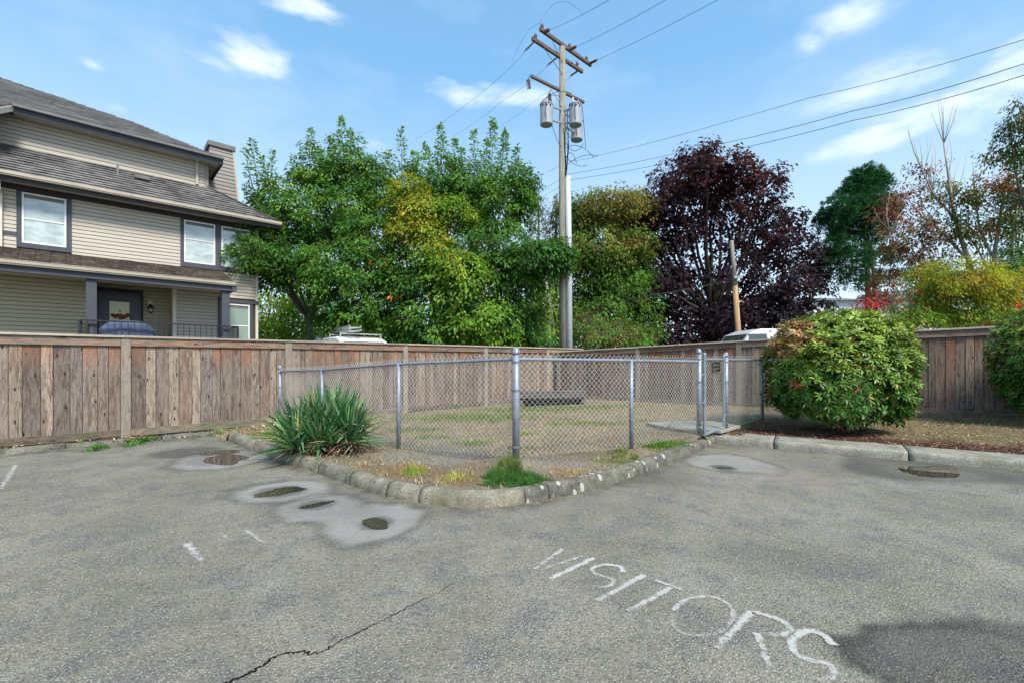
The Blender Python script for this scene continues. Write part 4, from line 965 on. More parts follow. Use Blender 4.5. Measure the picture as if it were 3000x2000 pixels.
for k in range(60):
    t = random.uniform(PI*.92, PI*2.08); r_ = .20*random.random()**.5; x, z = r_*math.cos(t)*1.15, r_*math.sin(t)*.75+.06
    (b if random.random() < .42 else b2).lathe((x, random.uniform(-.03,.02), z), [(.005,-.03),(.030,-.01),(.028,.012),(.004,.028)], 6)
b.lathe((0,-.01,.02), [(.01,-.05),(.05,-.02),(.045,.02),(.01,.05)], 7); b.lathe((0,0,.17), [(.005,-.03),(.03,0),(.005,.03)], 7)
b2.build('wreath_leaves', MT['wreath_green'], wr); b.build('wreath_flowers', MT['petal_red'], wr)
# ------------------------------------------------------------------ utility pole
UP = Vector((1.92, 17.3, 0)); up = empty('utility_pole', (UP.x, UP.y, 0), 0, 'tall wooden utility pole with two upper crossarms and a grey riser pipe', 'utility pole')
def W(p): return Vector(p)-Vector((UP.x, UP.y, 0))
MB().tube([W((UP.x+.055,UP.y,-.2)), W((UP.x,UP.y,6)), W((UP.x-.01,UP.y,13.3))], [.16,.145,.115], 14).build('pole_shaft', MT['pole_wood'], up, smooth=True)
MB().tube([W((UP.x+.27,UP.y-.10,-.1)), W((UP.x+.22,UP.y-.10,6)), W((UP.x+.20,UP.y-.10,8.35))], [.125,.115,.105], 12).build('riser_pipe', MT['riser'], up, smooth=True)
arms = [((1.008,16.46,13.39),(3.215,18.5,13.39),.10,.13), ((.72,16.3,12.93),(2.82,18.2,12.93),.10,.13), ((.68,16.45,11.68),(2.87,18.15,11.68),.09,.10)]
armv = []
for a_, b2, w_, h_ in arms:
    MB().bar(W(a_), W(b2), w_, h_).build('crossarm', MT['arm_wood'], up, .008); armv.append((Vector(a_), Vector(b2)))
for k, (a_, b2) in enumerate(armv):
    for f in ((.2,.8) if k < 2 else (.32,)):
        p = a_.lerp(b2, f); MB().bar(W(p-Vector((0,0,.05))), W((UP.x, UP.y-.1, p.z-.75)), .025, .008).build('arm_brace', MT['galv'], up)
for k, fs in ((0, (.04,.55,.9)), (1, (.06,.55,.88))):
    a_, b2 = armv[k]
    for f in fs:
        p = W(a_.lerp(b2, f)); MB().lathe((p.x, p.y, p.z+.06), [(.03,0),(.055,.03),(.04,.05),(.07,.08),(.07,.10),(.045,.13),(.05,.16),(.02,.18)], 10).build('insulator', MT['porcelain'], up, smooth=True)
ldir = Vector((.70,-.66,.30)).normalized()
def string_ins(p, d_, n=5, r=.06, sp=.11, parent=up):
    b = MB(); 
    for k in range(n):
        q_ = Vector(p)+Vector(d_)*(.12+k*sp); b.tube([W(q_-Vector(d_)*.025), W(q_), W(q_+Vector(d_)*.03)], [.02, r, .025], 8)
    b.tube([W(Vector(p)), W(Vector(p)+Vector(d_)*(.2+n*sp))], .012, 5); return b.build('strain_insulator', MT['porcelain'], parent)
# transformers
def transformer(x, y, z0, lab):
    t = empty('transformer', (x, y, z0), 0, lab, 'transformer', 'pole-mounted transformers')
    MB().lathe((0,0,0), [(.225,0),(.235,.02),(.235,.72),(.25,.73),(.25,.77),(.20,.81),(.08,.84)], 24).build('tank', MT['tank'], t, smooth=False)
    for k, (bx, by) in enumerate(((-.10,-.05),(.10,.02))):
        MB().lathe((bx,by,.82), [(.04,0),(.065,.03),(.04,.05),(.06,.08),(.035,.10),(.05,.13),(.02,.2)], 10).build('bushing', MT['porcelain'] if k else MT['riser'], t, smooth=True)
    for k in range(3):
        an = -2.2+k*.6; MB().lathe((.25*math.cos(an),.25*math.sin(an),.62), [(.02,0),(.03,.02),(.02,.05)], 8).build('terminal', MT['cable'], t)
    MB().tube([(-.05,-.245,.7),(-.06,-.26,.4),(-.03,-.25,.1)], .008, 5).build('ground_wire', MT['cable'], t)
    for k in range(4):
        an = PI*.5+k*PI/2+.3; MB().box(-.012,.012,-.012,.012,0,.1).build('lid_clamp', MT['cable'], t).location = (.245*math.cos(an), .245*math.sin(an), .68)
    return t
transformer(1.28, 16.9, 10.13, 'grey cylindrical transformer on the left of the utility pole')
transformer(2.37, 17.0, 10.17, 'upper grey transformer on the right of the utility pole')
transformer(2.57, 18.05, 10.12, 'lower looking grey transformer behind the other on the pole right side')
b = MB()
for z in (10.35, 10.85): b.bar(W((1.45,16.95,z)), W((UP.x-.05,17.15,z)), .05, .06); b.bar(W((UP.x+.05,17.2,z)), W((2.3,17.15,z)), .05, .06); b.bar(W((UP.x+.05,17.4,z)), W((2.5,17.9,z)), .05, .06)
b.bar(W((1.52,16.95,10.32)), W((1.52,16.95,10.88)), .05, .05); b.bar(W((UP.x+.17,17.15,10.2)), W((UP.x+.17,17.15,11)), .05, .06); b.build('mounting_bracket', MT['galv'], up)
# fuse cutouts hanging from the lower arm
for x, y, z in ((.62,16.4,11.35),(1.42,16.85,11.1)):
    MB().tube([W((x,y,z+.3)), W((x-.03,y-.03,z+.12))], .012, 5).tube([W((x-.03,y-.03,z+.15)), W((x+.02,y,z-.15))], [.05,.045], 8).tube([W((x-.09,y-.05,z+.12)), W((x-.07,y-.05,z-.22)), W((x+.02,y,z-.16))], .014, 5).build('fuse_cutout', MT['porcelain'], up)
for k in range(9):       # drooping leads
    a0 = random.uniform(0, 2*PI); r0 = .15; z1_ = random.uniform(9.6, 10.2); pts = []
    for i in range(9):
        f = i/8; pts.append(W((UP.x+.12+math.cos(a0)*.10*(1-f)+math.sin(f*PI)*random.uniform(.0,.05), UP.y-.12+math.sin(a0)*.05, z1_*(1-f)+8.3*f)))
    MB().tube(pts, .012, 5).build('lead_cable', MT['cable'], up)
def arc(a_, b_, sag, n=14): return [Vector(a_).lerp(Vector(b_), i/n)+Vector((0,0,-4*sag*(i/n)*(1-i/n))) for i in range(n+1)]
for a_, b2, s_ in (((UP.x+.1,17.15,9.4),(UP.x+1.15,17.0,8.95),-.25),((UP.x+.1,17.15,9.1),(UP.x+.9,17.0,8.7),.18),((UP.x+.1,17.15,9.6),(UP.x+.75,17.0,9.5),.3),((UP.x+.1,17.15,8.7),(UP.x+1.3,17.0,9.02),-.2),
                  ((UP.x+.1,17.15,9.0),(UP.x+.5,17.0,8.75),-.3),((2.6,17.0,11.05),(2.85,17.6,9.6),-.1),((1.2,16.8,11.0),(1.8,17.1,11.3),-.12),((1.1,16.7,10.9),(2.2,16.9,11.3),-.2),((1.5,16.9,10.1),(1.9,17.1,9.4),.15),
                  ((2.3,16.9,11.1),(2.75,18.0,11.62),-.1),((1.42,16.85,10.95),(1.3,16.85,10.95),.05),((2.0,17.1,10.1),(2.5,17.8,10.0),.12)):
    MB().tube([W(p) for p in arc(a_, b2, s_)], .010, 5).build('jumper_wire', MT['cable'], up)
# second pole
p2a, p2b = spot(1697, 775, 24), spot(1680.5, 553, 24)
sp = empty('utility_pole', (p2a.x, p2a.y, 0), 0, 'shorter leaning wooden pole in front of the purple tree', 'utility pole')
mid = p2a.lerp(p2b, .53); o0 = Vector((p2a.x, p2a.y, 0))
MB().tube([p2a-o0-Vector((-.2,0,3)), mid-o0], [.155,.13], 10).build('pole_base', MT['new_wood'], sp, smooth=True)
MB().tube([mid-o0, p2b-o0], [.12,.09], 10).build('pole_top', MT['pole_wood'], sp, smooth=True)
q_ = spot(1694, 637, 23.8)-o0; MB().box(q_.x-.2,q_.x+.25,q_.y-.05,q_.y+.05,q_.z-.07,q_.z+.07).build('cable_box', MT['tank'], sp)
# wires
def wire(pts, r, lab, sag=.0, m='cable_mid', grp='overhead wires'):
    P = []
    for a_, b2 in zip(pts[:-1], pts[1:]): P += arc(a_, b2, sag, 16)
    tag(MB().tube(P, r*.56, 5).build('overhead_wire', MT[m]), lab, 'wire', grp)
S = spot
A1 = armv[0]; A2 = armv[1]
wires = [
 ([A1[0].lerp(A1[1], .08), S(1403,-2,10.5), S(1500,-60,9)], .011, .05, 'topmost wire climbing right from the upper crossarm to the top edge'),
 ([A1[0].lerp(A1[1], .55), S(1535,-3,11), S(1640,-60,9)], .011, .05, 'middle wire climbing right from the upper crossarm to the top edge'),
 ([A1[0].lerp(A1[1], .95), S(1655,-3,11.5), S(1760,-60,9)], .011, .05, 'lowest wire climbing right from the end of the upper crossarm'),
 ([A2[0].lerp(A2[1], .06), S(1110,210,21), S(960,318,30), S(880,372,40)], .010, .1, 'wire falling left from the left end of the second crossarm'),
 ([A2[0].lerp(A2[1], .5), S(1150,236,22), S(1050,308,32), S(960,380,45)], .010, .1, 'wire falling left from the middle of the second crossarm behind the trees'),
 ([A2[0].lerp(A2[1], .93), S(1240,222,22), S(1150,290,30), S(1040,370,42)], .010, .1, 'wire falling left from behind the pole towards the leafy treetop'),
 ([(UP.x+.15,17.2,8.93), S(1374,358,16.2), S(1860,225,10), S(2354,91,7.2)], .009, .05, 'thin uppermost wire crossing the sky to the right edge'),
 ([(UP.x+.15,17.2,8.43), S(1600,342,13.5), S(1960,255,10), S(2356,146,7.4)], .012, .05, 'thick cable crossing the sky just above its lower twin'),
 ([(UP.x+.15,17.2,8.21), S(1600,361,13.5), S(1960,277,10), S(2356,172,7.4)], .012, .05, 'lower of the twin thick cables crossing the sky to the right'),
 ([(UP.x-.12,17.2,8.75), S(1256,397,18.5)], .010, .0, 'short guy wire stub on the left of the pole'),
 ([(UP.x-.12,17.2,8.24), S(1194,466,24), S(1120,520,34)], .010, .05, 'cable falling left from the pole behind the leafy tree, upper one'),
 ([(UP.x-.12,17.2,7.95), S(1210,466,24), S(1150,508,34)], .010, .05, 'cable falling left from the pole behind the leafy tree, lower one'),
 ([S(1130,742,27), S(1318,715,26), S(1505,677,25), S(1683,646,24), S(1921,629,19), S(2358,596,13)], .026, .0, 'thick cable crossing low through the purple tree past the short pole'),
 ([S(1130,748,27), S(1318,722,26), S(1505,682,25), S(1684,640,24), S(1686,628,24), S(1921,611,19), S(2358,576,13)], .016, .0, 'thinner cable running just above the thick one by the short pole'),
 ([S(592,664,22), S(660,668,30)], .02, .0, 'short stretch of wire visible between the house corner and the tree'),
]
for pts, r, sg, lab in wires: wire(pts, r, lab, sg)
for k, f in enumerate((.08,.55,.95)):
    p = A1[0].lerp(A1[1], f); e_ = [S(1403,-2,10.5), S(1535,-3,11), S(1655,-3,11.5)][k]; string_ins(p, (Vector(e_)-p).normalized(), 5, .065, .13)
for k, f in enumerate((.06,.5,.93)):
    p = A2[0].lerp(A2[1], f); e_ = [S(1110,210,21), S(1150,236,22), S(1240,222,22)][k]; string_ins(p, (Vector(e_)-p).normalized(), 5, .045, .15)
pts = arc(A1[0]+Vector((0,0,.2)), Vector(S(1338,33,12.6)), -.55); MB().tube([W(p) for p in pts], .0045, 5).build('jumper_wire', MT['cable_grey'], up)
pts = arc(A1[0]+Vector((0,0,.2)), Vector(S(1176,146,18.5)), -.35); MB().tube([W(p) for p in pts], .0045, 5).build('jumper_wire', MT['cable_grey'], up)
# black post behind fence
pb = spot(1190, 742, 19.5)
bp = empty('metal_post', (pb.x, pb.y, 0), 0, 'thin black metal post beyond the fence left of the utility pole', 'post')
MB().tube([(0,0,-.1),(0,0,pb.z)], .055, 8).build('post_shaft', MT['black_metal'], bp); MB().lathe((0,0,pb.z), [(.07,0),(.07,.04),(.01,.08)], 8).build('post_cap', MT['black_metal'], bp)
# ------------------------------------------------------------------ vehicles beyond the fence
def van(x, y, ang, z0, L_, wd, hg, lab, rack=False, win=(), hood=.0):
    v_ = empty('parked_van', (x, y, z0), ang, lab, 'van')
    # side profile along x (front at +x)
    prof = [(-L_/2,.35),(-L_/2-.02,1.0),(-L_/2+.10,hg-.18),(-L_/2+.28,hg-.04),(-L_/2+.8,hg),(L_/2-1.9-hood,hg),(L_/2-1.5-hood,hg-.10),(L_/2-.75-hood*.5,1.25),(L_/2-.15,1.02),(L_/2,.75),(L_/2,.35)]
    b = MB(); n = len(prof); secs = [(-wd/2,0,0),(-wd/2+.04,.0,.06),(wd/2-.04,0,.06),(wd/2,0,0)]
    for s, (yy, a_, top) in enumerate(secs):
        for (px_, pz) in prof: b.v.append((px_*(1 if s in (1,2) else .995), yy*(1-.10*max(0, (pz-1.1)/1.2)), pz+(top if pz > hg-.05 else 0)))
    for s in range(3):
        for i in range(n): j = (i+1) % n; b.f.append((s*n+i, s*n+j, (s+1)*n+j, (s+1)*n+i))
    b.f.append(tuple(range(n))[::-1]); b.f.append(tuple(3*n+i for i in range(n)))
    bo = b.build('body', MT['white_paint'], v_, .03); bo.modifiers[0].segments = 2
    for x0, x1, m in win:
        for sd_ in (-1, 1):
            yb_, yt_ = wd/2*(1-.10*max(0, (1.32-1.1)/1.2))+.006, wd/2*(1-.10*(hg-.12-1.1)/1.2)+.006
            b = MB().hexa([(x0,sd_*yb_,1.32),(x1,sd_*yb_,1.32),(x1,sd_*(yb_-.02),1.32),(x0,sd_*(yb_-.02),1.32),(x0+.12,sd_*yt_,hg-.12),(x1-.06,sd_*yt_,hg-.12),(x1-.06,sd_*(yt_-.02),hg-.12),(x0+.12,sd_*(yt_-.02),hg-.12)]); b.build('side_window', MT[m], v_)
    MB().hexa([(L_/2-1.47-hood,-wd/2+.2,hg-.14),(L_/2-1.47-hood,wd/2-.2,hg-.14),(L_/2-.80-hood*.5,wd/2-.12,1.30),(L_/2-.80-hood*.5,-wd/2+.12,1.30),(L_/2-1.45-hood,-wd/2+.2,hg-.12),(L_/2-1.45-hood,wd/2-.2,hg-.12),(L_/2-.78-hood*.5,wd/2-.12,1.32),(L_/2-.78-hood*.5,-wd/2+.12,1.32)]).build('windscreen', MT['car_glass'], v_)
    for wx in (-L_/2+.9, L_/2-.95):
        for sd_ in (-1, 1):
            o = MB().tube([(wx, sd_*(wd/2-.22), .34),(wx, sd_*(wd/2+.01), .34)], .34, 18).build('wheel', MT['tyre'], v_)
            MB().tube([(wx, sd_*(wd/2-.1), .34),(wx, sd_*(wd/2+.02), .34)], .19, 12).build('rim', MT['aluminium'], o)
    for sd_ in (-1, 1):
        MB().box(L_/2-.04, L_/2+.02, sd_*wd*.36-.14, sd_*wd*.36+.14, .72, .92).build('headlight', MT['lamp_glass'], v_)
        MB().box(-L_/2-.03, -L_/2+.03, sd_*wd*.44-.06, sd_*wd*.44+.06, .9, 1.3).build('tail_light', MT['red_lens'], v_)
    MB().box(L_/2-.06, L_/2+.06, -wd/2+.08, wd/2-.08, .3, .5).build('bumper', MT['gutter_dark'], v_)
    return v_
vn = van(-5.95, 17.1, math.atan2(-3.0, 2.55), .0, 4.9, 1.9, 2.20, 'white van parked beyond the left fence below the leafy tree')
lr = empty('ladder', (-5.95, 17.1, 2.27), math.atan2(-3.0, 2.55), 'aluminium ladder tied on the roof rack of the white van', 'ladder')
for z in (.18,.30):
    b = MB()
    for y in (-.52,-.12): b.bar((-2.2,y,z),(1.0,y,z+.03),.03,.07)
    for k in range(11): b.bar((-2.1+k*.3,-.52,z),(-2.1+k*.3,-.12,z),.03,.03)
    b.build('ladder_section', MT['aluminium'], lr)
rk_ = empty('roof_rack', (-5.95, 17.1, 2.24), math.atan2(-3.0, 2.55), 'metal roof rack on the white van under the ladder', 'roof rack')
for x in (-1.9,-.4,.7):
    b = MB(); b.bar((x,-.75,.12),(x,.75,.12),.04,.04)
    for y in (-.75,.75): b.bar((x,y,-.05),(x,y,.16),.04,.04)
    b.build('rack_bar', MT['aluminium'], rk_)
van(9.62, 16.6, PI+.03, .38, 5.0, 1.9, 2.06, 'white van with tinted side windows behind the right fence', win=((-.9,.55,'car_glass_green'),(.75,1.55,'car_glass'),(-2.2,-1.05,'car_glass')), hood=-.45)
# ------------------------------------------------------------------ far houses
def far_house(u0, u1, vt, ve, Y, wall, roof, lab, gable=False, depth=8):
    a_, b2 = spot(u0, ve, Y), spot(u1, ve, Y); top = spot(u0, vt, Y).z; eave = a_.z; L_ = b2.x-a_.x
    h = empty('far_house', (a_.x, Y, 0), 0, lab, 'house')
    MB().box(0, L_, 0, depth, -.2, eave).build('wall', MT[wall], h)
    if gable: MB().poly([(-.4,-.4,eave),(L_+.4,-.4,eave),(L_/2,-.4,top),(-.4,depth,eave),(L_+.4,depth,eave),(L_/2,depth,top)], [(0,1,2),(3,5,4),(0,2,5,3),(1,4,5,2),(0,3,4,1)]).build('roof', MT[roof], h)
    else: MB().poly([(-.4,-.5,eave),(L_+.4,-.5,eave),(L_+.4,depth+.5,eave),(-.4,depth+.5,eave),(.6,depth/2,top),(L_-.6,depth/2,top)], [(0,1,5,4),(1,2,5),(2,3,4,5),(3,0,4),(0,3,2,1)]).build('roof', MT[roof], h)
    n = max(2, int(L_/3))
    for k in range(n):
        for zz_ in (eave-1.7, eave-4.4):
            if zz_ < .8: continue
            x = (k+.5)*L_/n; w_ = MB().box(x-.6,x+.6,-.04,.02,zz_,zz_+1.2).build('window', MT['white_frame'], h); MB().box(x-.52,x+.52,-.06,-.042,zz_+.08,zz_+1.12).build('pane', MT['car_glass'], w_)
    return h
far_house(1700,1868,668,700,48,'far_wall','far_wall_tan','house with a tan orange roof half hidden by the purple tree')
far_house(1868,2010,672,692,44,'far_wall','far_roof','white house with a grey roof seen past the pine trunk')
far_house(1197,1262,700,742,42,'far_wall_grey','far_roof','dark gabled grey house glimpsed left of the utility pole',True)
far_house(2060,2180,655,690,46,'far_wall','far_roof','pale house hidden behind the red-berried shrubs')
# ------------------------------------------------------------------ vegetation
def norm(a_): return a_/np.maximum(np.linalg.norm(a_, axis=-1, keepdims=True), 1e-9)
def leafmesh(name, P, D, Nn, Ln, Wd, col, m, parent=None, fold=.18, droop=.0, six=False, mid=.45, **k):
    n = len(P); D = norm(D); S_ = norm(np.cross(D, Nn)); U = np.cross(S_, D); Ln = np.broadcast_to(Ln, n)[:, None]; Wd = np.broadcast_to(Wd, n)[:, None]
    tip = P+D*Ln; tip[:, 2] -= (Ln*droop)[:, 0]; md = P+D*Ln*mid; 
    if six:
        md[:, 2] += (Ln*droop*.1)[:, 0]
        q1 = P+D*Ln*.28; q2 = P+D*Ln*.68; q2[:, 2] -= (Ln*droop*.4)[:, 0]
        V = np.stack([P, q1-S_*Wd/2*.85+U*Wd*fold, q2-S_*Wd/2*.9+U*Wd*fold, tip, q2+S_*Wd/2*.9+U*Wd*fold, q1+S_*Wd/2*.85+U*Wd*fold], 1).reshape(-1, 3)
        i = np.arange(n)[:, None]*6; Fc = np.concatenate([i+np.array([[0,1,5]]), i+np.array([[1,2,5]]), i+np.array([[5,2,4]]), i+np.array([[2,3,4]])]); kk = 6
    else:
        V = np.stack([P, md-S_*Wd/2+U*Wd*fold, tip, md+S_*Wd/2+U*Wd*fold], 1).reshape(-1, 3)
        i = np.arange(n)[:, None]*4; Fc = np.concatenate([i+np.array([[0,1,2]]), i+np.array([[0,2,3]])]); kk = 4
    return npmesh(name, V, Fc, m, parent, cols=np.repeat(np.clip(col, 0, 1), kk, 0), **k)
def jitter(col, n, a=.25, hue=.10):
    c = np.asarray(col, float); c = np.broadcast_to(c, (n, 3)); b = 1+R.normal(0, a, (n, 1)).clip(-.6, .9); return c*b*(1+R.normal(0, hue, (n, 3)).clip(-.4, .4))
UPV = np.array([0, 0, 1.0])
class Tree:
    def __init__(s, name, base, label, cat='tree', bark='bark', group=None):
        s.base = Vector(base); s.e = empty(name, base, 0, label, cat, group); s.bark = bark
        s.P = []; s.D = []; s.Nn = []; s.c = []; s.L = []; s.Wd = []; s.br = MB()
    def trunk(s, pts, r): s.br.tube([Vector(p)-s.base for p in pts], r, 8)
    def limb(s, a_, b2, r0, r1, wob=.3, n=6):
        a_, b2 = Vector(a_), Vector(b2); L_ = (b2-a_).length; pts = []
        for i in range(n+1):
            t = i/n; p = a_.lerp(b2, t); p.z += math.sin(t*PI)*L_*.06*-1; 
            if 0 < i < n: p += Vector((random.uniform(-1,1), random.uniform(-1,1), random.uniform(-1,1)))*wob*L_*.06
            pts.append(p)
        s.br.tube([p-s.base for p in pts], [r0+(r1-r0)*i/n for i in range(n+1)], 6); return pts
    def lobe(s, c, rad, nsp, nl, sr, leaf, col, col2=None, mixp=.5, droop=.6, shell=.45, upb=.3, from_=None, r0=.09, twigs=True, a=.22, flat=.25, sq=2.0):
        """nsp leaf sprays with nl leaves each spread through an ellipsoid"""
        c = np.array(c, float); rad = np.array(rad, float)
        d = norm(R.normal(0, 1, (nsp, 3))); rr = (shell+(1-shell)*R.rand(nsp, 1)**.6)*np.where(R.rand(nsp, 1) < .22, R.rand(nsp, 1), 1)
        o = c+d*rad*rr*(1+R.normal(0, .09, (nsp, 1)))
        out = norm(d*np.array([1, 1, .55])+UPV*upb+R.normal(0, .25, (nsp, 3)))
        # disc plane of each spray: faces up and a little outward
        nn = norm(UPV*1.0+d*.55+R.normal(0, .22, (nsp, 3))); a1 = norm(out-nn*(out*nn).sum(-1, keepdims=True)); a2 = np.cross(nn, a1)
        rep = lambda x: np.repeat(x, nl, 0)
        u_ = R.rand(nsp*nl, 1)**.7*sr; th = R.uniform(-1.15, 1.15, (nsp*nl, 1)); loc = rep(a1)*np.cos(th)*u_*1.5+rep(a2)*np.sin(th)*u_+rep(nn)*R.normal(0, flat*sr, (nsp*nl, 1))
        loc[:, 2] -= (u_[:, 0]/sr)**2*sr*.35
        P = rep(o)+loc; D = norm(rep(a1)*np.cos(th)+rep(a2)*np.sin(th)*1.2+R.normal(0, .28, (nsp*nl, 3))-UPV*droop); Nn = norm(rep(nn)+R.normal(0, .22, (nsp*nl, 3)))
        cc = np.broadcast_to(np.asarray(col, float), (nsp, 3)).copy()
        if col2 is not None: w_ = (R.rand(nsp, 1) < mixp)*R.rand(nsp, 1); cc = cc*(1-w_)+np.asarray(col2, float)*w_
        cc = cc*(1+R.normal(0, .22, (nsp, 1)).clip(-.5,.6))
        s.P.append(P); s.D.append(D); s.Nn.append(Nn); s.c.append(jitter(rep(cc), nsp*nl, a)); s.L.append(leaf[0]*R.uniform(.7, 1.25, nsp*nl)); s.Wd.append(leaf[1]*R.uniform(.75, 1.2, nsp*nl))
        if from_ is not None:
            s.limb(from_, c, r0, r0*.35)
            if twigs:
                for k in range(0, nsp, max(1, nsp//14)):
                    s.limb(tuple(c+(np.array(o[k])-c)*.15), tuple(o[k]), r0*.3, .008, .5, 4)
    def shoot(s, a_, b2, n, leaf, col, r0=.02, spread=.10, a=.2, droop=.5, taper=True):
        """an upright leader with leaves along it"""
        a_ = np.array(a_, float); b2 = np.array(b2, float); t = R.rand(n, 1)**.9; ax = norm(b2-a_); L_ = np.linalg.norm(b2-a_)
        th = R.uniform(0, 2*PI, (n, 1)); e1 = norm(np.cross(ax, [0.3, 1, 0.1])); e2 = np.cross(ax, e1); rad = e1*np.cos(th)+e2*np.sin(th)
        sp = spread*L_*((1-t)*.9+.04 if taper else 1)
        P = a_+(b2-a_)*t+rad*sp*R.rand(n, 1); D = norm(rad*1.0+ax*.5-UPV*droop*.5+R.normal(0, .3, (n, 3))); Nn = norm(UPV+rad*.2+R.normal(0, .35, (n, 3)))
        s.P.append(P); s.D.append(D); s.Nn.append(Nn); s.c.append(jitter(col, n, a)); s.L.append(leaf[0]*R.uniform(.7, 1.2, n)); s.Wd.append(leaf[1]*R.uniform(.8, 1.2, n))
        s.limb(tuple(a_), tuple(b2), r0, .006, .15, 5)
    def done(s, m='leaf', fold=.18, droop=.12):
        s.br.build('trunk', MT[s.bark], s.e, smooth=True)
        P = np.concatenate(s.P)-np.array(s.base); return leafmesh('crown', P, np.concatenate(s.D), np.concatenate(s.Nn), np.concatenate(s.L), np.concatenate(s.Wd), np.concatenate(s.c), MT[m], s.e, fold, droop, kind='stuff')
def LB(u, v, ru, rv, Y, ry=None): 
    c = spot(u, v, Y); return tuple(c), (ru*Y/F, (ry if ry else ru*Y/F*.9), rv*Y/F)
G1 = (.062,.160,.030); G2 = (.135,.255,.034); G3 = (.050,.135,.030); YG = (.27,.31,.030); OR = (.42,.20,.04); LG = (.20,.36,.035)
# --- left broadleaf tree
tb = spot(705, 800, 19.2); tb.z = -.1
T = Tree('broadleaf_tree', tuple(tb), 'tall leafy green tree beside the house, its branch reaching across a window')
cr = Vector((tb.x+.1, tb.y, 3.2)); T.trunk([tb, tb+Vector((.1,0,1.6)), cr], [.24,.19,.16])
for u, v, ru, rv, Y, n in ((640,600,75,60,18.0,60),(700,500,85,70,18.6,80),(790,480,85,80,19,80),(850,560,70,80,18,70),(760,620,80,60,17.4,80),(670,600,60,40,17.6,40),(810,690,80,60,17.6,60),
                           (880,460,45,60,19,45),(640,470,45,65,18.6,40),(730,400,50,60,19,45),(800,385,55,70,19.2,50),(600,590,55,40,17.0,40),(860,400,30,40,19.4,18),(810,745,80,42,18.5,70),(900,640,50,70,17.8,60),(860,740,70,45,18.5,60),(590,520,40,40,17.4,22)):
    c_, r_ = LB(u, v, ru, rv, Y); T.lobe(c_, r_, int(n*1.9), 36, .40, (.15,.075), G1, G2, .6, from_=cr, r0=.07, droop=.42)
for (a0, b0, Y, n) in (((600,470),(578,318),18,170),((632,455),(600,360),18,130),((592,440),(640,405),18,60),((700,430),(716,295),18.8,190),((740,410),(720,330),18.8,130),((790,390),(784,268),19,230),((815,400),(803,300),19,190),
                       ((770,400),(760,320),19,150),((840,420),(826,340),19,120),((690,460),(672,360),18.6,110),((880,430),(886,350),19,80),((650,520),(560,430),17.6,120),((640,500),(552,490),17.4,100),((620,585),(545,540),16.4,150),((610,610),(525,565),16.3,160),
                       ((640,620),(575,610),16.5,150),((640,560),(590,510),17,140),((620,440),(625,345),18.2,100),((580,430),(562,340),18,70)):
    T.shoot(spot(*a0, Y), spot(*b0, Y), int(n*1.15), (.18,.07), G2 if b0[1] < 420 else (.085,.19,.035), .022, .26)
T.done()
# --- centre tree with a yellowing branch
tb = spot(1070, 800, 19.0); tb.z = -.1
T = Tree('broadleaf_tree', tuple(tb), 'wide green tree left of the utility pole with one yellow branch in its middle')
cr = Vector((tb.x, tb.y, 3.0)); T.trunk([tb, tb+Vector((-.1,0,1.4)), cr], [.24,.19,.16])
T.trunk([tb+Vector((-1.6,.3,0)), tb+Vector((-1.7,.2,2.2)), tb+Vector((-1.2,0,4.4))], [.15,.12,.08])
for u, v, ru, rv, Y, n, cl in ((1090,420,65,60,19,60,0),(1150,470,75,75,18.6,80,0),(1000,400,60,50,19.4,45,0),(1010,470,60,60,19.4,50,0),(1120,570,85,70,17.8,85,0),(1180,620,80,60,17.4,75,0),(960,620,80,70,17.6,70,0),(1050,640,85,60,17.0,75,1),
                              (1100,720,95,50,17.2,75,1),(980,730,90,45,17.6,60,0),(1230,580,60,35,16.6,55,2),(1270,585,42,24,16.4,35,2),(1160,720,60,50,17.4,50,2),(940,480,45,60,19.6,40,0),(1190,420,40,55,19,35,0),(1140,770,70,25,17.5,45,1),(900,760,60,30,18.6,45,0),(1000,775,80,22,18,50,0),(1200,770,50,28,18,40,2),(1060,765,50,26,17.4,36,1),
                              (940,440,26,34,17.6,22,3),(960,490,36,34,17.3,32,3),(935,520,36,20,17.2,22,3),(990,540,38,24,17.1,28,3),(920,470,22,26,17.5,10,4),(985,470,24,26,17.4,14,4),(1010,590,40,22,16.8,30,4),(1045,490,50,34,17.8,40,4),(1050,610,55,30,16.7,38,4)):
    c_, r_ = LB(u, v, ru, rv, Y); k1, k2, mp = ((G1,G2,.55),(G2,LG,.5),(G3,G1,.4),((.20,.27,.03),(.40,.31,.035),.6),((.13,.25,.03),YG,.5))[cl]
    T.lobe(c_, r_, int(n*1.9), 36, .40, (.15,.075), k1, k2, mp, from_=cr, r0=.07, droop=.42)
for (a0, b0, Y, n) in (((925,440),(920,290),19.4,170),((955,430),(948,350),19.4,110),((1000,400),(975,330),19.4,110),((1015,400),(1012,284),19.4,220),((1040,400),(1046,320),19.4,130),((1095,400),(1088,300),19,130),((1130,400),(1132,270),19,240),((1150,400),(1162,300),19,190),
                       ((1175,440),(1188,335),19,140),((1190,470),(1218,385),18.6,150),((1200,500),(1222,420),18.4,110),((1065,420),(1060,340),19.2,100),((1110,420),(1118,320),19,120),((900,440),(893,345),19.5,80),((1260,590),(1312,580),16.3,90),((1250,570),(1300,548),16.3,80)):
    T.shoot(spot(*a0, Y), spot(*b0, Y), int(n*1.15), (.18,.07), G2, .022, .24)
for u, v, Y, n in ((1065,665,16.6,7),(1045,695,16.5,10),(895,610,16.8,4),(1000,690,16.6,4),(870,590,16.9,3),(1105,670,16.6,4),(910,672,16.7,4),(680,640,16.8,2)):
    c_, r_ = LB(u, v, 12, 10, Y); T.lobe(c_, r_, 2, n, .12, (.2,.12), (.55,.20,.04), YG, .4)
T.done()
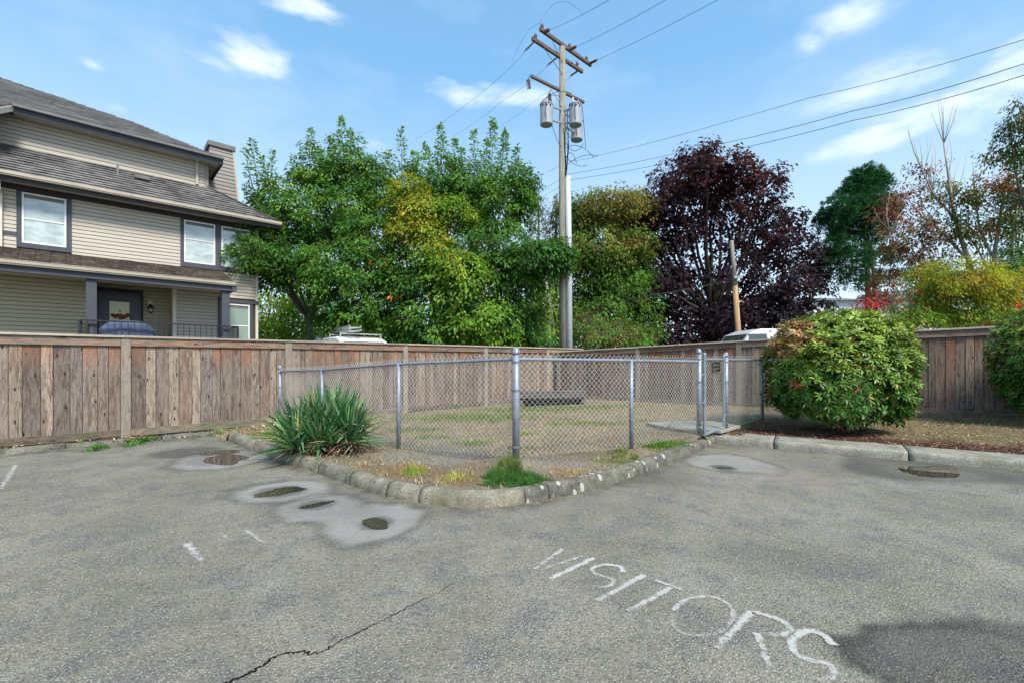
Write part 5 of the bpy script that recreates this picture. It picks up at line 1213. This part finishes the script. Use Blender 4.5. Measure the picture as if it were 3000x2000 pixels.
# --- light green tree behind the left one
tb = spot(660, 800, 25); tb.z = -.1
T = Tree('young_tree', tuple(tb), 'bright yellow-green small tree between the house corner and the tall tree')
T.trunk([tb, tb+Vector((0,0,3))], [.14,.08])
for u, v, ru, rv, n in ((640,700,50,45,60),(690,680,55,40,60),(720,720,60,40,50),(630,750,45,35,45),(690,760,60,30,45),(600,740,25,40,22)):
    c_, r_ = LB(u, v, ru, rv, 24); T.lobe(c_, r_, int(n*1.3), 22, .5, (.17,.08), LG, (.26,.38,.05), .5, from_=tuple(tb+Vector((0,0,2.6))), r0=.05)
T.done()
# --- trees behind the utility pole
def mapletree(u0, Y, lobes, lab, cols, leafs=(.20,.12), bark='bark', nl=24, sr=.6, name='maple_tree', dens=1.3, trunk_r=.28, cz=4.0, limbs=True, shell=.45, droop=.5):
    tb = spot(u0, 800, Y); tb.z = -.1; T = Tree(name, tuple(tb), lab, bark=bark)
    cr = Vector((tb.x, tb.y, cz)); T.trunk([tb, tb+Vector((.05,0,cz*.5)), cr], [trunk_r, trunk_r*.8, trunk_r*.65])
    for u, v, ru, rv, n, cl in lobes:
        c_, r_ = LB(u, v, ru, rv, Y+R.uniform(-1.5, 1.5)); k1, k2, mp = cols[cl]; T.lobe(c_, r_, int(n*dens), nl, sr, leafs, k1, k2, mp, from_=cr if limbs else None, r0=trunk_r*.32, shell=shell, droop=droop)
    return T
OG = (.105,.175,.030); BR = (.20,.15,.045); MG = (.070,.165,.025)
T = mapletree(1385, 27, [(1320,500,40,40,30,0),(1345,480,56,48,50,0),(1300,600,40,50,30,0),(1405,465,55,38,50,1),(1450,470,40,38,35,1),(1370,560,62,50,55,0),(1440,560,50,50,45,0),(1350,640,50,50,40,2),(1420,650,60,50,50,2),(1470,700,50,50,35,2),(1380,730,60,50,45,2),(1335,540,30,60,25,0),(1320,720,30,45,22,0),(1370,600,70,36,34,2),(1400,690,80,40,40,0),(1440,620,50,50,30,2),(1340,690,40,50,26,0),(1460,760,50,30,26,2)],
              'olive green tree with browning top right behind the utility pole', [(OG,BR,.35),((.17,.17,.035),BR,.5),(MG,OG,.4)], cz=5.0, dens=2.1); T.done()
for u, vt, lab in ((1237,452,'narrow olive conifer left of the utility pole, the one farther from it'),(1277,446,'narrow olive conifer touching the utility pole on its left')):
    tb = spot(u, 800, 28); tb.z = -.1; T = Tree('narrow_conifer', tuple(tb), lab, bark='bark', group='narrow conifers by the utility pole')
    T.trunk([tb, tuple(spot(u, vt+10, 28))], [.25,.03])
    for k in range(9):
        v = vt+22+k*36; r_ = 9+k*3.6; c_, rd = LB(u, v, min(r_, 36), 26, 28); T.lobe(c_, rd, int(10+k*4.5), 26, .42, (.2,.055), (.13,.135,.030), (.20,.13,.04) if k < 4 else MG, .5, droop=.1, shell=.3)
    T.shoot(spot(u, vt+50, 28), spot(u, vt, 28), 90, (.18,.06), (.17,.14,.035), .03, .2); T.done()
T = mapletree(1262, 24, [(1245,620,45,45,28,0),(1220,690,40,45,25,0),(1270,700,40,50,28,0),(1235,755,50,30,28,0),(1190,740,30,40,18,0)], 'thin pale-stemmed tree leaning beyond the fence corner', [(OG,LG,.35)], bark='bark_pale', cz=3.2, trunk_r=.12, dens=1.0)
T.trunk([spot(1275,795,24), spot(1262,700,24), spot(1250,620,24)], [.13,.1,.06]); T.trunk([spot(1305,795,24), spot(1290,700,24), spot(1285,600,24)], [.1,.08,.05]); T.done()
T = mapletree(1400, 21, [(1345,765,40,22,24,0),(1400,770,50,20,28,1),(1450,772,40,18,20,0),(1230,785,50,14,18,0),(1360,740,30,22,16,1),(1425,745,26,18,12,0)], 'low reddish green shrubs growing behind the right fence', [(MG,(.25,.12,.06),.35),((.10,.19,.04),(.28,.14,.07),.4)], name='shrub', cz=.8, trunk_r=.08, leafs=(.12,.06), nl=26, sr=.35, dens=1.5); T.e['category'] = 'shrub'; T.done()
# --- purple tree
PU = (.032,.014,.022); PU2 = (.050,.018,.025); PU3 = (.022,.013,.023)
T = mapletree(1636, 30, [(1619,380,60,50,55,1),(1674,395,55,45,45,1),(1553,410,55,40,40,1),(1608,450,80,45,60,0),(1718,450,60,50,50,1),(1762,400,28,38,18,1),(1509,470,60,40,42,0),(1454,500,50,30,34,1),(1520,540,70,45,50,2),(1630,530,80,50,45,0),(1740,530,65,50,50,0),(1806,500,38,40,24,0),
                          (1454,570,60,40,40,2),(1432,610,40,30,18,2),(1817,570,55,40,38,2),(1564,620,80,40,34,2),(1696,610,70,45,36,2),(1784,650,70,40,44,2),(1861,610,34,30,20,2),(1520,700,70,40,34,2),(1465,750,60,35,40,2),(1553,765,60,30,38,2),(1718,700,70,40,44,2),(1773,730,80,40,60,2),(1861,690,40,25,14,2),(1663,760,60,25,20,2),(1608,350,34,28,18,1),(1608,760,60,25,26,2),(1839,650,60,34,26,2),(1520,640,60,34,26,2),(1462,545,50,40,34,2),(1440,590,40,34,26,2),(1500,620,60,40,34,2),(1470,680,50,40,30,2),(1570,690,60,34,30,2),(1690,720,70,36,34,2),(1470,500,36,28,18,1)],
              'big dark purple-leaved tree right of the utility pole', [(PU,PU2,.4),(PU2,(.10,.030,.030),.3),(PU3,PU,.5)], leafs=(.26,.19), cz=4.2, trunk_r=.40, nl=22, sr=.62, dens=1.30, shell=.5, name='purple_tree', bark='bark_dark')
for a0, b0, r in (((1636,700),(1600,560),.16),((1636,700),(1630,520),.15),((1640,700),(1680,540),.16),((1640,690),(1720,560),.14),((1632,700),(1550,600),.12),((1640,720),(1800,690),.12),((1636,740),(1540,720),.1),((1600,560),(1580,440),.08),((1630,520),(1650,400),.08),((1680,540),(1730,430),.08)):
    T.limb(spot(*a0, 30), spot(*b0, 30), r, r*.5, .5)
T.done()
# --- pine
tb = spot(1998, 800, 31); tb.z = -.1; T = Tree('pine_tree', tuple(tb), 'dark green pine with a reddish trunk right of the purple tree', bark='bark_pine')
T.trunk([tb, spot(1992,600,31), spot(1985,420,31)], [.20,.16,.05]); T.trunk([spot(2012,795,31), spot(2008,650,31), spot(2000,560,31)], [.14,.12,.08])
NG = (.020,.085,.032)
for u, v, ru, rv, n in ((1985,415,34,30,60),(2010,430,30,24,40),(1960,450,30,24,36),(1935,485,46,28,50),(1990,470,44,32,70),(2030,480,28,22,30),(1915,510,34,22,34),(1955,525,44,26,46),(2000,530,40,24,40),(1915,560,46,24,40),(1950,590,60,24,46),(2020,585,50,24,36),(1930,625,56,20,34),(1970,650,44,14,16),(1900,600,22,12,10),(2030,640,30,14,12)):
    c_, r_ = LB(u, v, ru, rv, 31+R.uniform(-1,1)); k = int(n*1.6)
    d = norm(R.normal(0,1,(k,3))); o = np.array(c_)+d*np.array(r_)*R.rand(k,1)**.4*1.1; m_ = 44
    th = norm(R.normal(0,.8,(k*m_,3))+UPV*.7+np.repeat(d,m_,0)*.5); P = np.repeat(o,m_,0)+th*R.uniform(0,.20,(k*m_,1))
    T.P.append(P); T.D.append(th); T.Nn.append(norm(R.normal(0,1,(k*m_,3)))); T.c.append(jitter(np.repeat(np.array([NG])*(1+R.normal(0,.2,(k,1))),m_,0), k*m_)); T.L.append(R.uniform(.2,.36,k*m_)); T.Wd.append(np.full(k*m_,.05))
    T.limb(spot(1992, v+22, 31), c_, .07, .02, .3)
T.done()
# --- thinning tree with pale limbs at the right
tb = spot(2258, 800, 22); tb.z = 0; T = Tree('thinning_tree', tuple(tb), 'half bare tree with pale limbs and rust and olive leaves', bark='bark_pale')
def pth(pts, Y, r0, r1): n = len(pts)-1; T.trunk([spot(u, v, Y) for u, v in pts], [r0+(r1-r0)*i/n for i in range(n+1)])
pth([(2258,800),(2245,700),(2225,600),(2205,540),(2190,490),(2178,400),(2168,330)],22,.15,.03); pth([(2285,800),(2282,680),(2285,580),(2300,480),(2320,380)],22,.14,.03); pth([(2330,790),(2318,690),(2325,560),(2340,450)],21,.10,.03)
pth([(2225,600),(2170,540),(2120,500),(2070,440)],22,.07,.015); pth([(2190,500),(2140,440),(2100,350),(2085,300)],22,.05,.01); pth([(2285,600),(2250,530),(2240,450),(2235,380)],22,.06,.015); pth([(2282,650),(2240,560),(2180,520)],22,.05,.015)
for k in range(26):
    u0, v0 = random.choice([(2178,400),(2168,330),(2190,460),(2140,440),(2120,400)]); u1 = u0+random.uniform(-45,40); v1 = v0-random.uniform(50,125); pth([(u0,v0),((u0+u1)/2+random.uniform(-8,8),(v0+v1)/2),(u1,v1)],22,.018,.006)
for k in range(90):
    u0 = random.uniform(2040,2340); v0 = random.uniform(470,650); u1 = u0+random.uniform(-50,50); v1 = v0-random.uniform(20,80); pth([(u0,v0),((u0+u1)/2+random.uniform(-8,8),(v0+v1)/2),(u1,v1)],22+random.uniform(-1,1),.02,.006)
OL = (.10,.135,.028); RU = (.24,.075,.035); ROS = (.21,.095,.065)
for u, v, ru, rv, n, k1, k2 in ((2165,430,34,26,14,OL,RU),(2220,450,40,34,20,OL,RU),(2270,420,34,34,16,RU,OL),(2290,360,34,34,14,OL,RU),(2090,440,44,34,12,ROS,OL),(2060,480,50,44,26,ROS,RU),(2100,540,54,44,30,ROS,OL),(2050,560,34,50,16,ROS,OL),(2160,510,50,40,26,OL,RU),(2220,530,50,40,26,OL,RU),(2290,500,44,44,26,OL,(.12,.17,.03)),
                             (2330,420,34,44,20,OL,RU),(2080,620,44,34,22,RU,OL),(2140,600,44,34,20,OL,RU),(2340,540,30,50,22,OL,(.12,.17,.03)),(2130,380,30,24,5,ROS,RU),(2030,660,34,34,18,RU,ROS),(2000,690,30,20,9,(.45,.05,.05),RU)):
    c_, r_ = LB(u, v, ru, rv, 22+R.uniform(-1,1)); T.lobe(c_, r_, int(n*2.2), 16, .34, (.135,.09), k1, k2, .5, shell=.2, flat=.4, a=.3)
T.done()
# --- tall tree at the right edge
T = mapletree(2400, 20, [(2345,260,24,48,20,0),(2330,330,34,40,22,0),(2380,330,40,80,30,0),(2370,430,50,60,40,1),(2345,500,40,50,34,0),(2400,560,60,60,40,0),(2320,290,18,20,8,1),(2360,600,50,50,34,0)], 'tall dark green tree rising at the right edge', [((.045,.085,.025),OL,.4),((.07,.09,.03),(.22,.08,.04),.3)], leafs=(.12,.07), cz=4, trunk_r=.2, nl=26, sr=.4, dens=1.4); T.done()
# --- berry shrubs behind the right fence
T = mapletree(2230, 15.5, [(2140,660,50,40,34,0),(2200,630,60,42,46,1),(2260,650,55,40,40,1),(2180,710,70,36,50,0),(2260,720,70,34,50,0),(2100,720,44,28,28,0),(2120,620,24,22,12,1)], 'yellow-green shrub dotted with red berries behind the right fence', [((.11,.20,.022),(.24,.26,.03),.4),((.25,.28,.025),(.30,.17,.03),.35)], leafs=(.11,.045), name='berry_shrub', cz=2.0, trunk_r=.07, nl=34, sr=.34, dens=2.4)
T.e['category'] = 'shrub'
for u, v in ((2110,640),(2150,700),(2240,710),(2290,660),(2120,660),(2200,690),(2330,735),(2260,745),(2070,720),(2135,745),(2180,655),(2310,650),(2125,700),(2170,680),(2210,725),(2150,735),(2250,690),(2275,735),(2300,705),(2320,700),(2330,692),(2080,700),(2060,690),(2230,660),(2190,745),(2090,735),(2340,720)):
    c_, r_ = LB(u+R.uniform(-6,6), v+R.uniform(-6,6), 14, 8, 14.6, .2); T.lobe(c_, r_, 3, 16, .13, (.05,.035), (.50,.025,.025), (.42,.08,.03), .4, shell=.1, flat=.6)
T.done()
T = mapletree(2330, 16.5, [(2320,640,50,44,44,0),(2360,700,60,50,60,0),(2310,720,50,34,40,1),(2340,600,40,30,26,0),(2420,660,60,80,50,0)], 'fresh green shrub behind the fence at the right edge', [((.06,.15,.03),(.11,.22,.03),.5),((.10,.20,.03),(.2,.26,.03),.5)], leafs=(.11,.05), name='leafy_shrub', cz=2.0, trunk_r=.08, nl=30, sr=.36, dens=1.5); T.e['category'] = 'shrub'; T.done()
# --- background wood far beyond
pp = []; dd = []; cc = []
for k in range(1500):
    x = R.uniform(-75, 110); y = R.uniform(62, 80); h = 3.6+2.2*math.sin(x*.13)+1.5*math.sin(x*.31); z = R.uniform(0, h)
    n = 14; pp.append(np.array([x, y, z])+R.normal(0, .8, (n, 3))); dd.append(norm(R.normal(0, 1, (n, 3)))); cc.append(jitter((.05,.085,.03), n, .3)*(1+R.normal(0, .15)))
pp = np.concatenate(pp); leafmesh('far_wood', pp, np.concatenate(dd), norm(R.normal(0,1,pp.shape)+UPV), .8, .6, np.concatenate(cc), MT['leaf'], kind='stuff')
# ------------------------------------------------------------------ rhododendron shrubs
def rhodo(c, rad, base, nwh, lab, seed, brown_dir=None):
    e = empty('round_shrub', base, 0, lab, 'shrub'); c = np.array(c); rad = np.array(rad); bs = np.array(base)
    d = norm(R.normal(0, 1, (nwh, 3))); d = d[(d[:, 2] > -.80)]; n = len(d)
    q_ = (np.abs(d)**2.7).sum(-1)**(-1/2.7)        # slightly boxy outline
    bump_ = np.array([mnoise.noise(Vector(tuple(x*2.1+seed)))*.12+mnoise.noise(Vector(tuple(x*5+seed)))*.08 for x in d])
    lay = R.choice([1.0, .93, .84, .72], n, p=[.45,.27,.18,.10])+R.normal(0, .025, n)+(R.rand(n) < .05)*R.uniform(.02,.10,n)
    o = c+d*rad*(q_*(1+bump_)*lay)[:, None]
    nl = 8; ax = norm(d*.8+UPV*.55+R.normal(0, .3, (n, 3))); e1 = norm(np.cross(ax, R.normal(0, 1, (n, 3)))); e2 = np.cross(ax, e1)
    th = (np.tile(np.arange(nl), n)*2*PI/nl+R.normal(0, .25, n*nl))[:, None]; rp_ = lambda x: np.repeat(x, nl, 0)
    rad_ = rp_(e1)*np.cos(th)+rp_(e2)*np.sin(th); tilt = R.uniform(-.15, .75, (n*nl, 1)); D = norm(rad_+rp_(ax)*tilt); Nn = norm(rp_(ax)-rad_*tilt)
    topf = np.clip((d[:, 2]+.35)*1.1, 0, 1)*(.5+.5*R.rand(n))+R.rand(n)*.28; topf = np.clip(topf, 0, 1)[:, None]*(lay > .9)[:, None]  # new growth yellow-green on top; sunlit top and darker interior put into colour
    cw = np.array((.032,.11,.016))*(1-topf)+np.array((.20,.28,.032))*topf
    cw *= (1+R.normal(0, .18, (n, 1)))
    if brown_dir is not None:
        f = (norm(np.array([brown_dir]))*d).sum(-1) > .91; cw[f] = np.array((.33,.20,.07))
    dead = R.rand(n) < .006; cw[dead] = (.36,.06,.03)
    col = jitter(rp_(cw), n*nl, .22, .08); od = R.rand(n*nl); col[od < .012] = (.45,.22,.05); col[(od > .012) & (od < .017)] = (.36,.05,.03)
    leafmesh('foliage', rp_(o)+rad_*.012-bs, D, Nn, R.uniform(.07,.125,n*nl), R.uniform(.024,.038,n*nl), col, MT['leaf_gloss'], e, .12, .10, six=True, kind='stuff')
    b = MB(); rr = random.Random(seed)
    for k in range(26):
        t = rr.uniform(0, 2*PI); h_ = rr.uniform(-.4, .6); tip = c+np.array([math.cos(t), math.sin(t), h_])*rad*.82; st = bs+np.array([rr.uniform(-.12,.12), rr.uniform(-.12,.12), -.05]); mid = st*.45+tip*.55+np.array([0,0,-.12*(1-h_)])
        b.tube([Vector(st-bs), Vector(st*.6+mid*.4-bs)+Vector((rr.uniform(-.05,.05),0,.05)), Vector(mid-bs), Vector(tip-bs)], [.035,.028,.018,.006], 6)
    b.build('stems', MT['bark'], e, smooth=True)
bx, by = 5.80, 8.0
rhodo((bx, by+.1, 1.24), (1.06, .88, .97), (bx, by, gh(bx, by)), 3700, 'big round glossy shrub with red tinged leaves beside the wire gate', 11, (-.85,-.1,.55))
bx, by = 9.98, 7.95
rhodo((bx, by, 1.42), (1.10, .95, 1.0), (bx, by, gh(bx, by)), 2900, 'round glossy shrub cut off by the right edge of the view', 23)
# ------------------------------------------------------------------ yucca
def sword(P, D, Ln, Wd, bend, n=5):
    """tapered folded strips; returns V, F"""
    m_ = len(P); D = norm(D); S_ = norm(np.cross(D, UPV+R.normal(0, .25, (m_, 3)))); U = np.cross(S_, D); V = []
    prof = [.55, 1.0, .95, .62, .02]
    for k in range(n):
        t = k/(n-1); c = P+D*Ln[:, None]*t; c[:, 2] -= Ln*bend*t**2.2; w_ = (Wd*prof[k]/2)[:, None]
        V += [c-S_*w_+U*w_*.35, c.copy(), c+S_*w_+U*w_*.35]
    V = np.stack(V, 1).reshape(-1, 3); base = np.arange(m_)[:, None]*(3*n); Fc = []
    for k in range(n-1):
        a_ = 3*k; Fc += [base+np.array([[a_, a_+1, a_+4]]), base+np.array([[a_, a_+4, a_+3]]), base+np.array([[a_+1, a_+2, a_+5]]), base+np.array([[a_+1, a_+5, a_+4]])]
    return V, np.concatenate(Fc), 3*n
yb = Vector((-2.66, 6.45, gh(-2.66, 6.45)))
yc = empty('yucca_plant', tuple(yb), 0, 'spiky blue-green yucca with brown dead leaves in front of the wire fence', 'plant')
for k, (ox, oy, oz, n, ln) in enumerate(((-.12,.15,.26,105,.90),(.10,.12,.28,105,.90),(-.38,-.02,.16,80,.80),(-.30,.20,.22,80,.84),(.36,.06,.18,90,.76),(.02,-.20,.10,80,.70),(.42,-.12,.10,75,.72),(-.32,-.26,.06,75,.68),(.24,.22,.24,70,.8))):
    el_ = R.uniform(.15, 1.5, n)**1.0; az_ = R.uniform(0, 2*PI, n); D = np.stack([np.cos(az_)*np.cos(el_), np.sin(az_)*np.cos(el_), np.sin(el_)], -1)+np.array([ox, oy, 0])*.55
    P = np.tile([ox, oy, oz], (n, 1))+D*.04; V, Fc, kk = sword(P, D, ln*R.uniform(.65, 1.08, n), R.uniform(.034, .052, n), (1-el_/1.5)*.50*R.rand(n))
    t = R.rand(n, 1); cl = np.array((.040,.145,.060))*(1-t)+np.array((.24,.40,.18))*t**2; cl = jitter(cl, n, .15); old = (R.rand(n) < .04); cl[old] = (.40,.33,.12)
    V[:, 2] *= .95; V *= .90; npmesh('leaf_rosette', V, Fc, MT['blade'], yc, cols=np.repeat(np.clip(cl, 0, 1), kk, 0))
n = 900; az_ = R.uniform(0, 2*PI, n); el_ = R.uniform(-.35, .35, n); D = np.stack([np.cos(az_), np.sin(az_), np.sin(el_)], -1); P = np.stack([R.uniform(-.40,.55,n), R.uniform(-.32,.2,n), R.uniform(.02,.18,n)], -1)
V, Fc, kk = sword(P, D, R.uniform(.10,.30,n), R.uniform(.008,.020,n), np.full(n, .30)); cl = jitter((.25,.185,.125), n, .4); dk = R.rand(n) < .35; cl[dk] *= .35
npmesh('dead_leaves', V, Fc, MT['blade'], yc, cols=np.repeat(np.clip(cl, 0, 1), kk, 0), kind='stuff')
# ------------------------------------------------------------------ grass, weeds, litter
def blades(name, x, y, z, h, wd, col, lean=.5, **k):
    n = len(x); az_ = R.uniform(0, 2*PI, n); D = np.stack([np.cos(az_)*lean*R.rand(n), np.sin(az_)*lean*R.rand(n), np.ones(n)], -1)
    th = R.uniform(0, PI, n); S_ = np.stack([np.cos(th), np.sin(th), 0*th], -1); P = np.stack([x, y, z-.005], -1); w_ = (np.broadcast_to(wd, n)/2)[:, None]
    V = np.stack([P-S_*w_, P+S_*w_, P+D*np.asarray(h)[:, None]], 1).reshape(-1, 3); Fc = np.arange(3*n).reshape(-1, 3)
    return npmesh(name, V, Fc, MT['blade'], cols=np.repeat(np.clip(col, 0, 1), 3, 0), **k)
def scatter(poly, n):
    P = np.array([p[:2] for p in poly]); x0, y0 = P.min(0); x1, y1 = P.max(0); x = R.uniform(x0, x1, n); y = R.uniform(y0, y1, n); i = inside(x, y, poly); return x[i], y[i]
x, y = scatter(BEDL, 330000)
keep = R.rand(len(x)) < np.clip(1.3-y*.055, .25, 1); x, y = x[keep], y[keep]
br_ = f_bare(x[:], y[:]) if len(x) < 400000 else 0
g = f_green(x, y); bn_ = f_brown(x, y); tuf = vnoise(x, y, 4.5, 6)
k = R.rand(len(x)) < np.clip(.42+tuf*2.0-br_*.8-bn_*.75+g*.5, .03, 1); x, y, g, tuf = x[k], y[k], g[k], tuf[k]
gz = ghv(x, y); isg = R.rand(len(x)) < np.clip(g*1.3-.15, 0, .92)+.03
col = jitter((.42,.34,.21), len(x), .4); col[isg] = jitter((.12,.20,.04), int(isg.sum()), .35)
pk = (~isg) & (R.rand(len(x)) < .25); col[pk] = jitter((.30,.19,.11), int(pk.sum()), .2)
blades('lawn_grass', x, y, gz, np.where(isg, R.uniform(.025,.075,len(x)), R.uniform(.015,.05,len(x)))*(1+np.clip(tuf, 0, 1)*.8), .009, col, 1.3, kind='stuff')
def tuft(name, u0, u1, v0, v1, n, h, col, lab, z=.15, wd=.006, lean=.9, cat='grass tuft', dome=True):
    c = grd((u0+u1)/2, (v0+v1)/2, z); rx = (u1-u0)/2*c.y/F; ry = (v1-v0)/2*c.y**2/F/(EYE-z)
    a_ = R.uniform(0, 2*PI, n); r_ = np.sqrt(R.rand(n))*(1+.25*np.sin(a_*3+u0)+.15*np.sin(a_*7+v0)); x = c.x+np.cos(a_)*r_*rx; y = c.y+np.sin(a_)*r_*ry
    if name == 'grass_tuft': kk_ = inside(x, y, BEDL); x, y, r_ = x[kk_], y[kk_], r_[kk_]; n = len(x)
    hh = h*R.uniform(.25, 1.15, n)*(1-.6*r_**2 if dome else 1)*np.clip(.85+vnoise(x, y, 14, 2)*1.5, .15, 1.8)
    o = blades(name, x, y, ghv(x, y)-.004, hh, wd, jitter(col, n, .3)*(1+.5*vnoise(x, y, 20, 7))[:, None], lean); return tag(o, lab, cat, kind='stuff')
t = tuft('green_clump', 1095, 1262, 1083, 1117, 12000, .14, (.055,.15,.03), 'fine bright green weed clump spilling over the kerb at the corner post', .145, .004, 1.0, 'weeds')
tuft('green_clump', 1130, 1200, 1068, 1092, 2600, .15, (.12,.17,.035), 'duller green wispy weed at the foot of the corner post', .18, .004, .8, 'weeds')
tuft('weed_tuft', 915, 985, 1068, 1090, 420, .12, (.22,.30,.04), 'lime green weed tuft left of the wispy green clump', .15, .010, .9, 'weeds')
tuft('weed_tuft', 1000, 1100, 1078, 1106, 520, .09, (.36,.34,.08), 'pale yellowing weed tuft beside the kerb', .15, .009, 1.2, 'weeds')
tuft('weed_tuft', 880, 990, 1058, 1072, 700, .06, (.42,.22,.08), 'rusty orange dry weed patch behind the lime green tuft', .17, .006, 1.2, 'weeds')
tuft('grass_tuft', 1475, 1610, 1005, 1028, 5200, .085, (.12,.24,.03), 'long fresh green grass strip inside the kerb by the gate', .16, .006, .9)
tuft('grass_tuft', 1590, 1622, 990, 1008, 1500, .13, (.07,.19,.035), 'dark green grass clump at the gate post foot', .18, .006, .7)
tuft('grass_tuft', 1395, 1475, 1035, 1052, 1500, .06, (.15,.2,.04), 'short green grass patch near the middle wire fence post', .16, .006, .9)
tuft('grass_tuft', 1300, 1345, 1072, 1086, 400, .06, (.42,.30,.10), 'straw coloured tuft against the stained kerb', .15, .006, 1.0)
tuft('grass_tuft', 1255, 1320, 1062, 1080, 900, .04, (.42,.28,.17), 'pinkish dry grass patch right of the corner post', .17, .006, 1.2)
tuft('weed_tuft', 310, 345, 1002, 1018, 260, .10, (.05,.17,.03), 'dark green weed right of the near fence post', .03, .02, 1.3, 'weeds')
tuft('weed_tuft', 208, 243, 1022, 1035, 200, .09, (.06,.19,.03), 'green weed left of the near fence post', .03, .02, 1.3, 'weeds')
tuft('weed_tuft', 485, 510, 988, 996, 160, .10, (.06,.2,.03), 'small green weed along the kick board left of the curved kerb', .03, .02, 1.3, 'weeds')
tuft('weed_tuft', 295, 320, 1012, 1024, 160, .07, (.08,.2,.03), 'tiny weed at the base of the near fence post', .03, .02, 1.3, 'weeds')
# moss by the curved kerb end
x, y = scatter([lfp(3.2,.15), lfp(3.6,.95), (KP[0].x+.1, KP[0].y+.2), (KP[20].x+.05, KP[20].y+.2), (-2.9,6.8), (-3.6,8.2), lfp(4.8,.1)], 16000); blades('moss', x, y, ghv(x, y), R.uniform(.01,.025,len(x)), .006, jitter((.28,.29,.035), len(x), .25), 1.2, kind='stuff')
def chips(name, poly, n, cols, sz, flt=None, zo=.004):
    x, y = scatter(poly, n)
    if flt is not None: k = flt(x, y) > R.rand(len(x)); x, y = x[k], y[k]
    n = len(x); P = np.stack([x, y, ghv(x, y)+zo+R.rand(n)*.012], -1); az_ = R.uniform(0, 2*PI, n); D = np.stack([np.cos(az_), np.sin(az_), R.normal(0,.25,n)], -1)
    ci = R.choice(len(cols), n); col = jitter(np.array(cols)[ci], n, .3)
    return leafmesh(name, P, D, UPV+R.normal(0,.35,(n,3)), R.uniform(*sz[0], n), R.uniform(*sz[1], n), col, MT['chip'], None, .1, 0, kind='stuff')
chips('bark_mulch', BEDR, 90000, [(.10,.050,.038),(.18,.085,.055),(.05,.028,.022),(.28,.17,.11)], ((.025,.07),(.008,.02)), f_mulch)
chips('dry_litter', BEDR, 80000, [(.36,.29,.16),(.46,.37,.21),(.16,.12,.07),(.34,.2,.1),(.10,.08,.05)], ((.025,.07),(.006,.014)), lambda x, y: (1-f_mulch(x, y))*.8+.05)
chips('fallen_leaves', [lfp(-2,.05), lfp(-2,.55), lfp(2.2,.62), lfp(4.6,.9), lfp(4.8,.1)], 9000, [(.30,.21,.12),(.42,.32,.18),(.22,.09,.05),(.5,.44,.3),(.10,.14,.04),(.06,.045,.03),(.05,.04,.03)], ((.025,.07),(.012,.03)), None, .01)
chips('soil_crumbs', BEDL, 60000, [(.36,.33,.29),(.20,.17,.14),(.44,.41,.36),(.12,.10,.08)], ((.008,.028),(.006,.018)), lambda x, y: f_bare(x, y)*.9+.04)
chips('straw_litter', BEDL, 60000, [(.46,.38,.24),(.36,.28,.17),(.30,.2,.12)], ((.02,.06),(.004,.007)), lambda x, y: np.clip(.35-f_bare(x, y)*.2+vnoise(x, y, 2, 1)*.8, .05, 1))
chips('twigs', BEDL, 5000, [(.30,.22,.13),(.2,.14,.09),(.4,.33,.22)], ((.03,.09),(.004,.008)), lambda x, y: .15+f_brown(x, y))
# debris on the asphalt near the kerbs
n = 500; ii = R.randint(0, len(KPf), n); P = np.array([[KPf[i].x, KPf[i].y-.03-abs(R.normal(0,.05)), .006] for i in ii]); az_ = R.uniform(0,2*PI,n)
leafmesh('kerb_debris', P, np.stack([np.cos(az_),np.sin(az_),0*az_],-1), UPV+R.normal(0,.2,(n,3)), R.uniform(.01,.03,n), R.uniform(.005,.012,n), jitter((.26,.2,.09), n, .4), MT['chip'], None, .1, 0, kind='stuff')
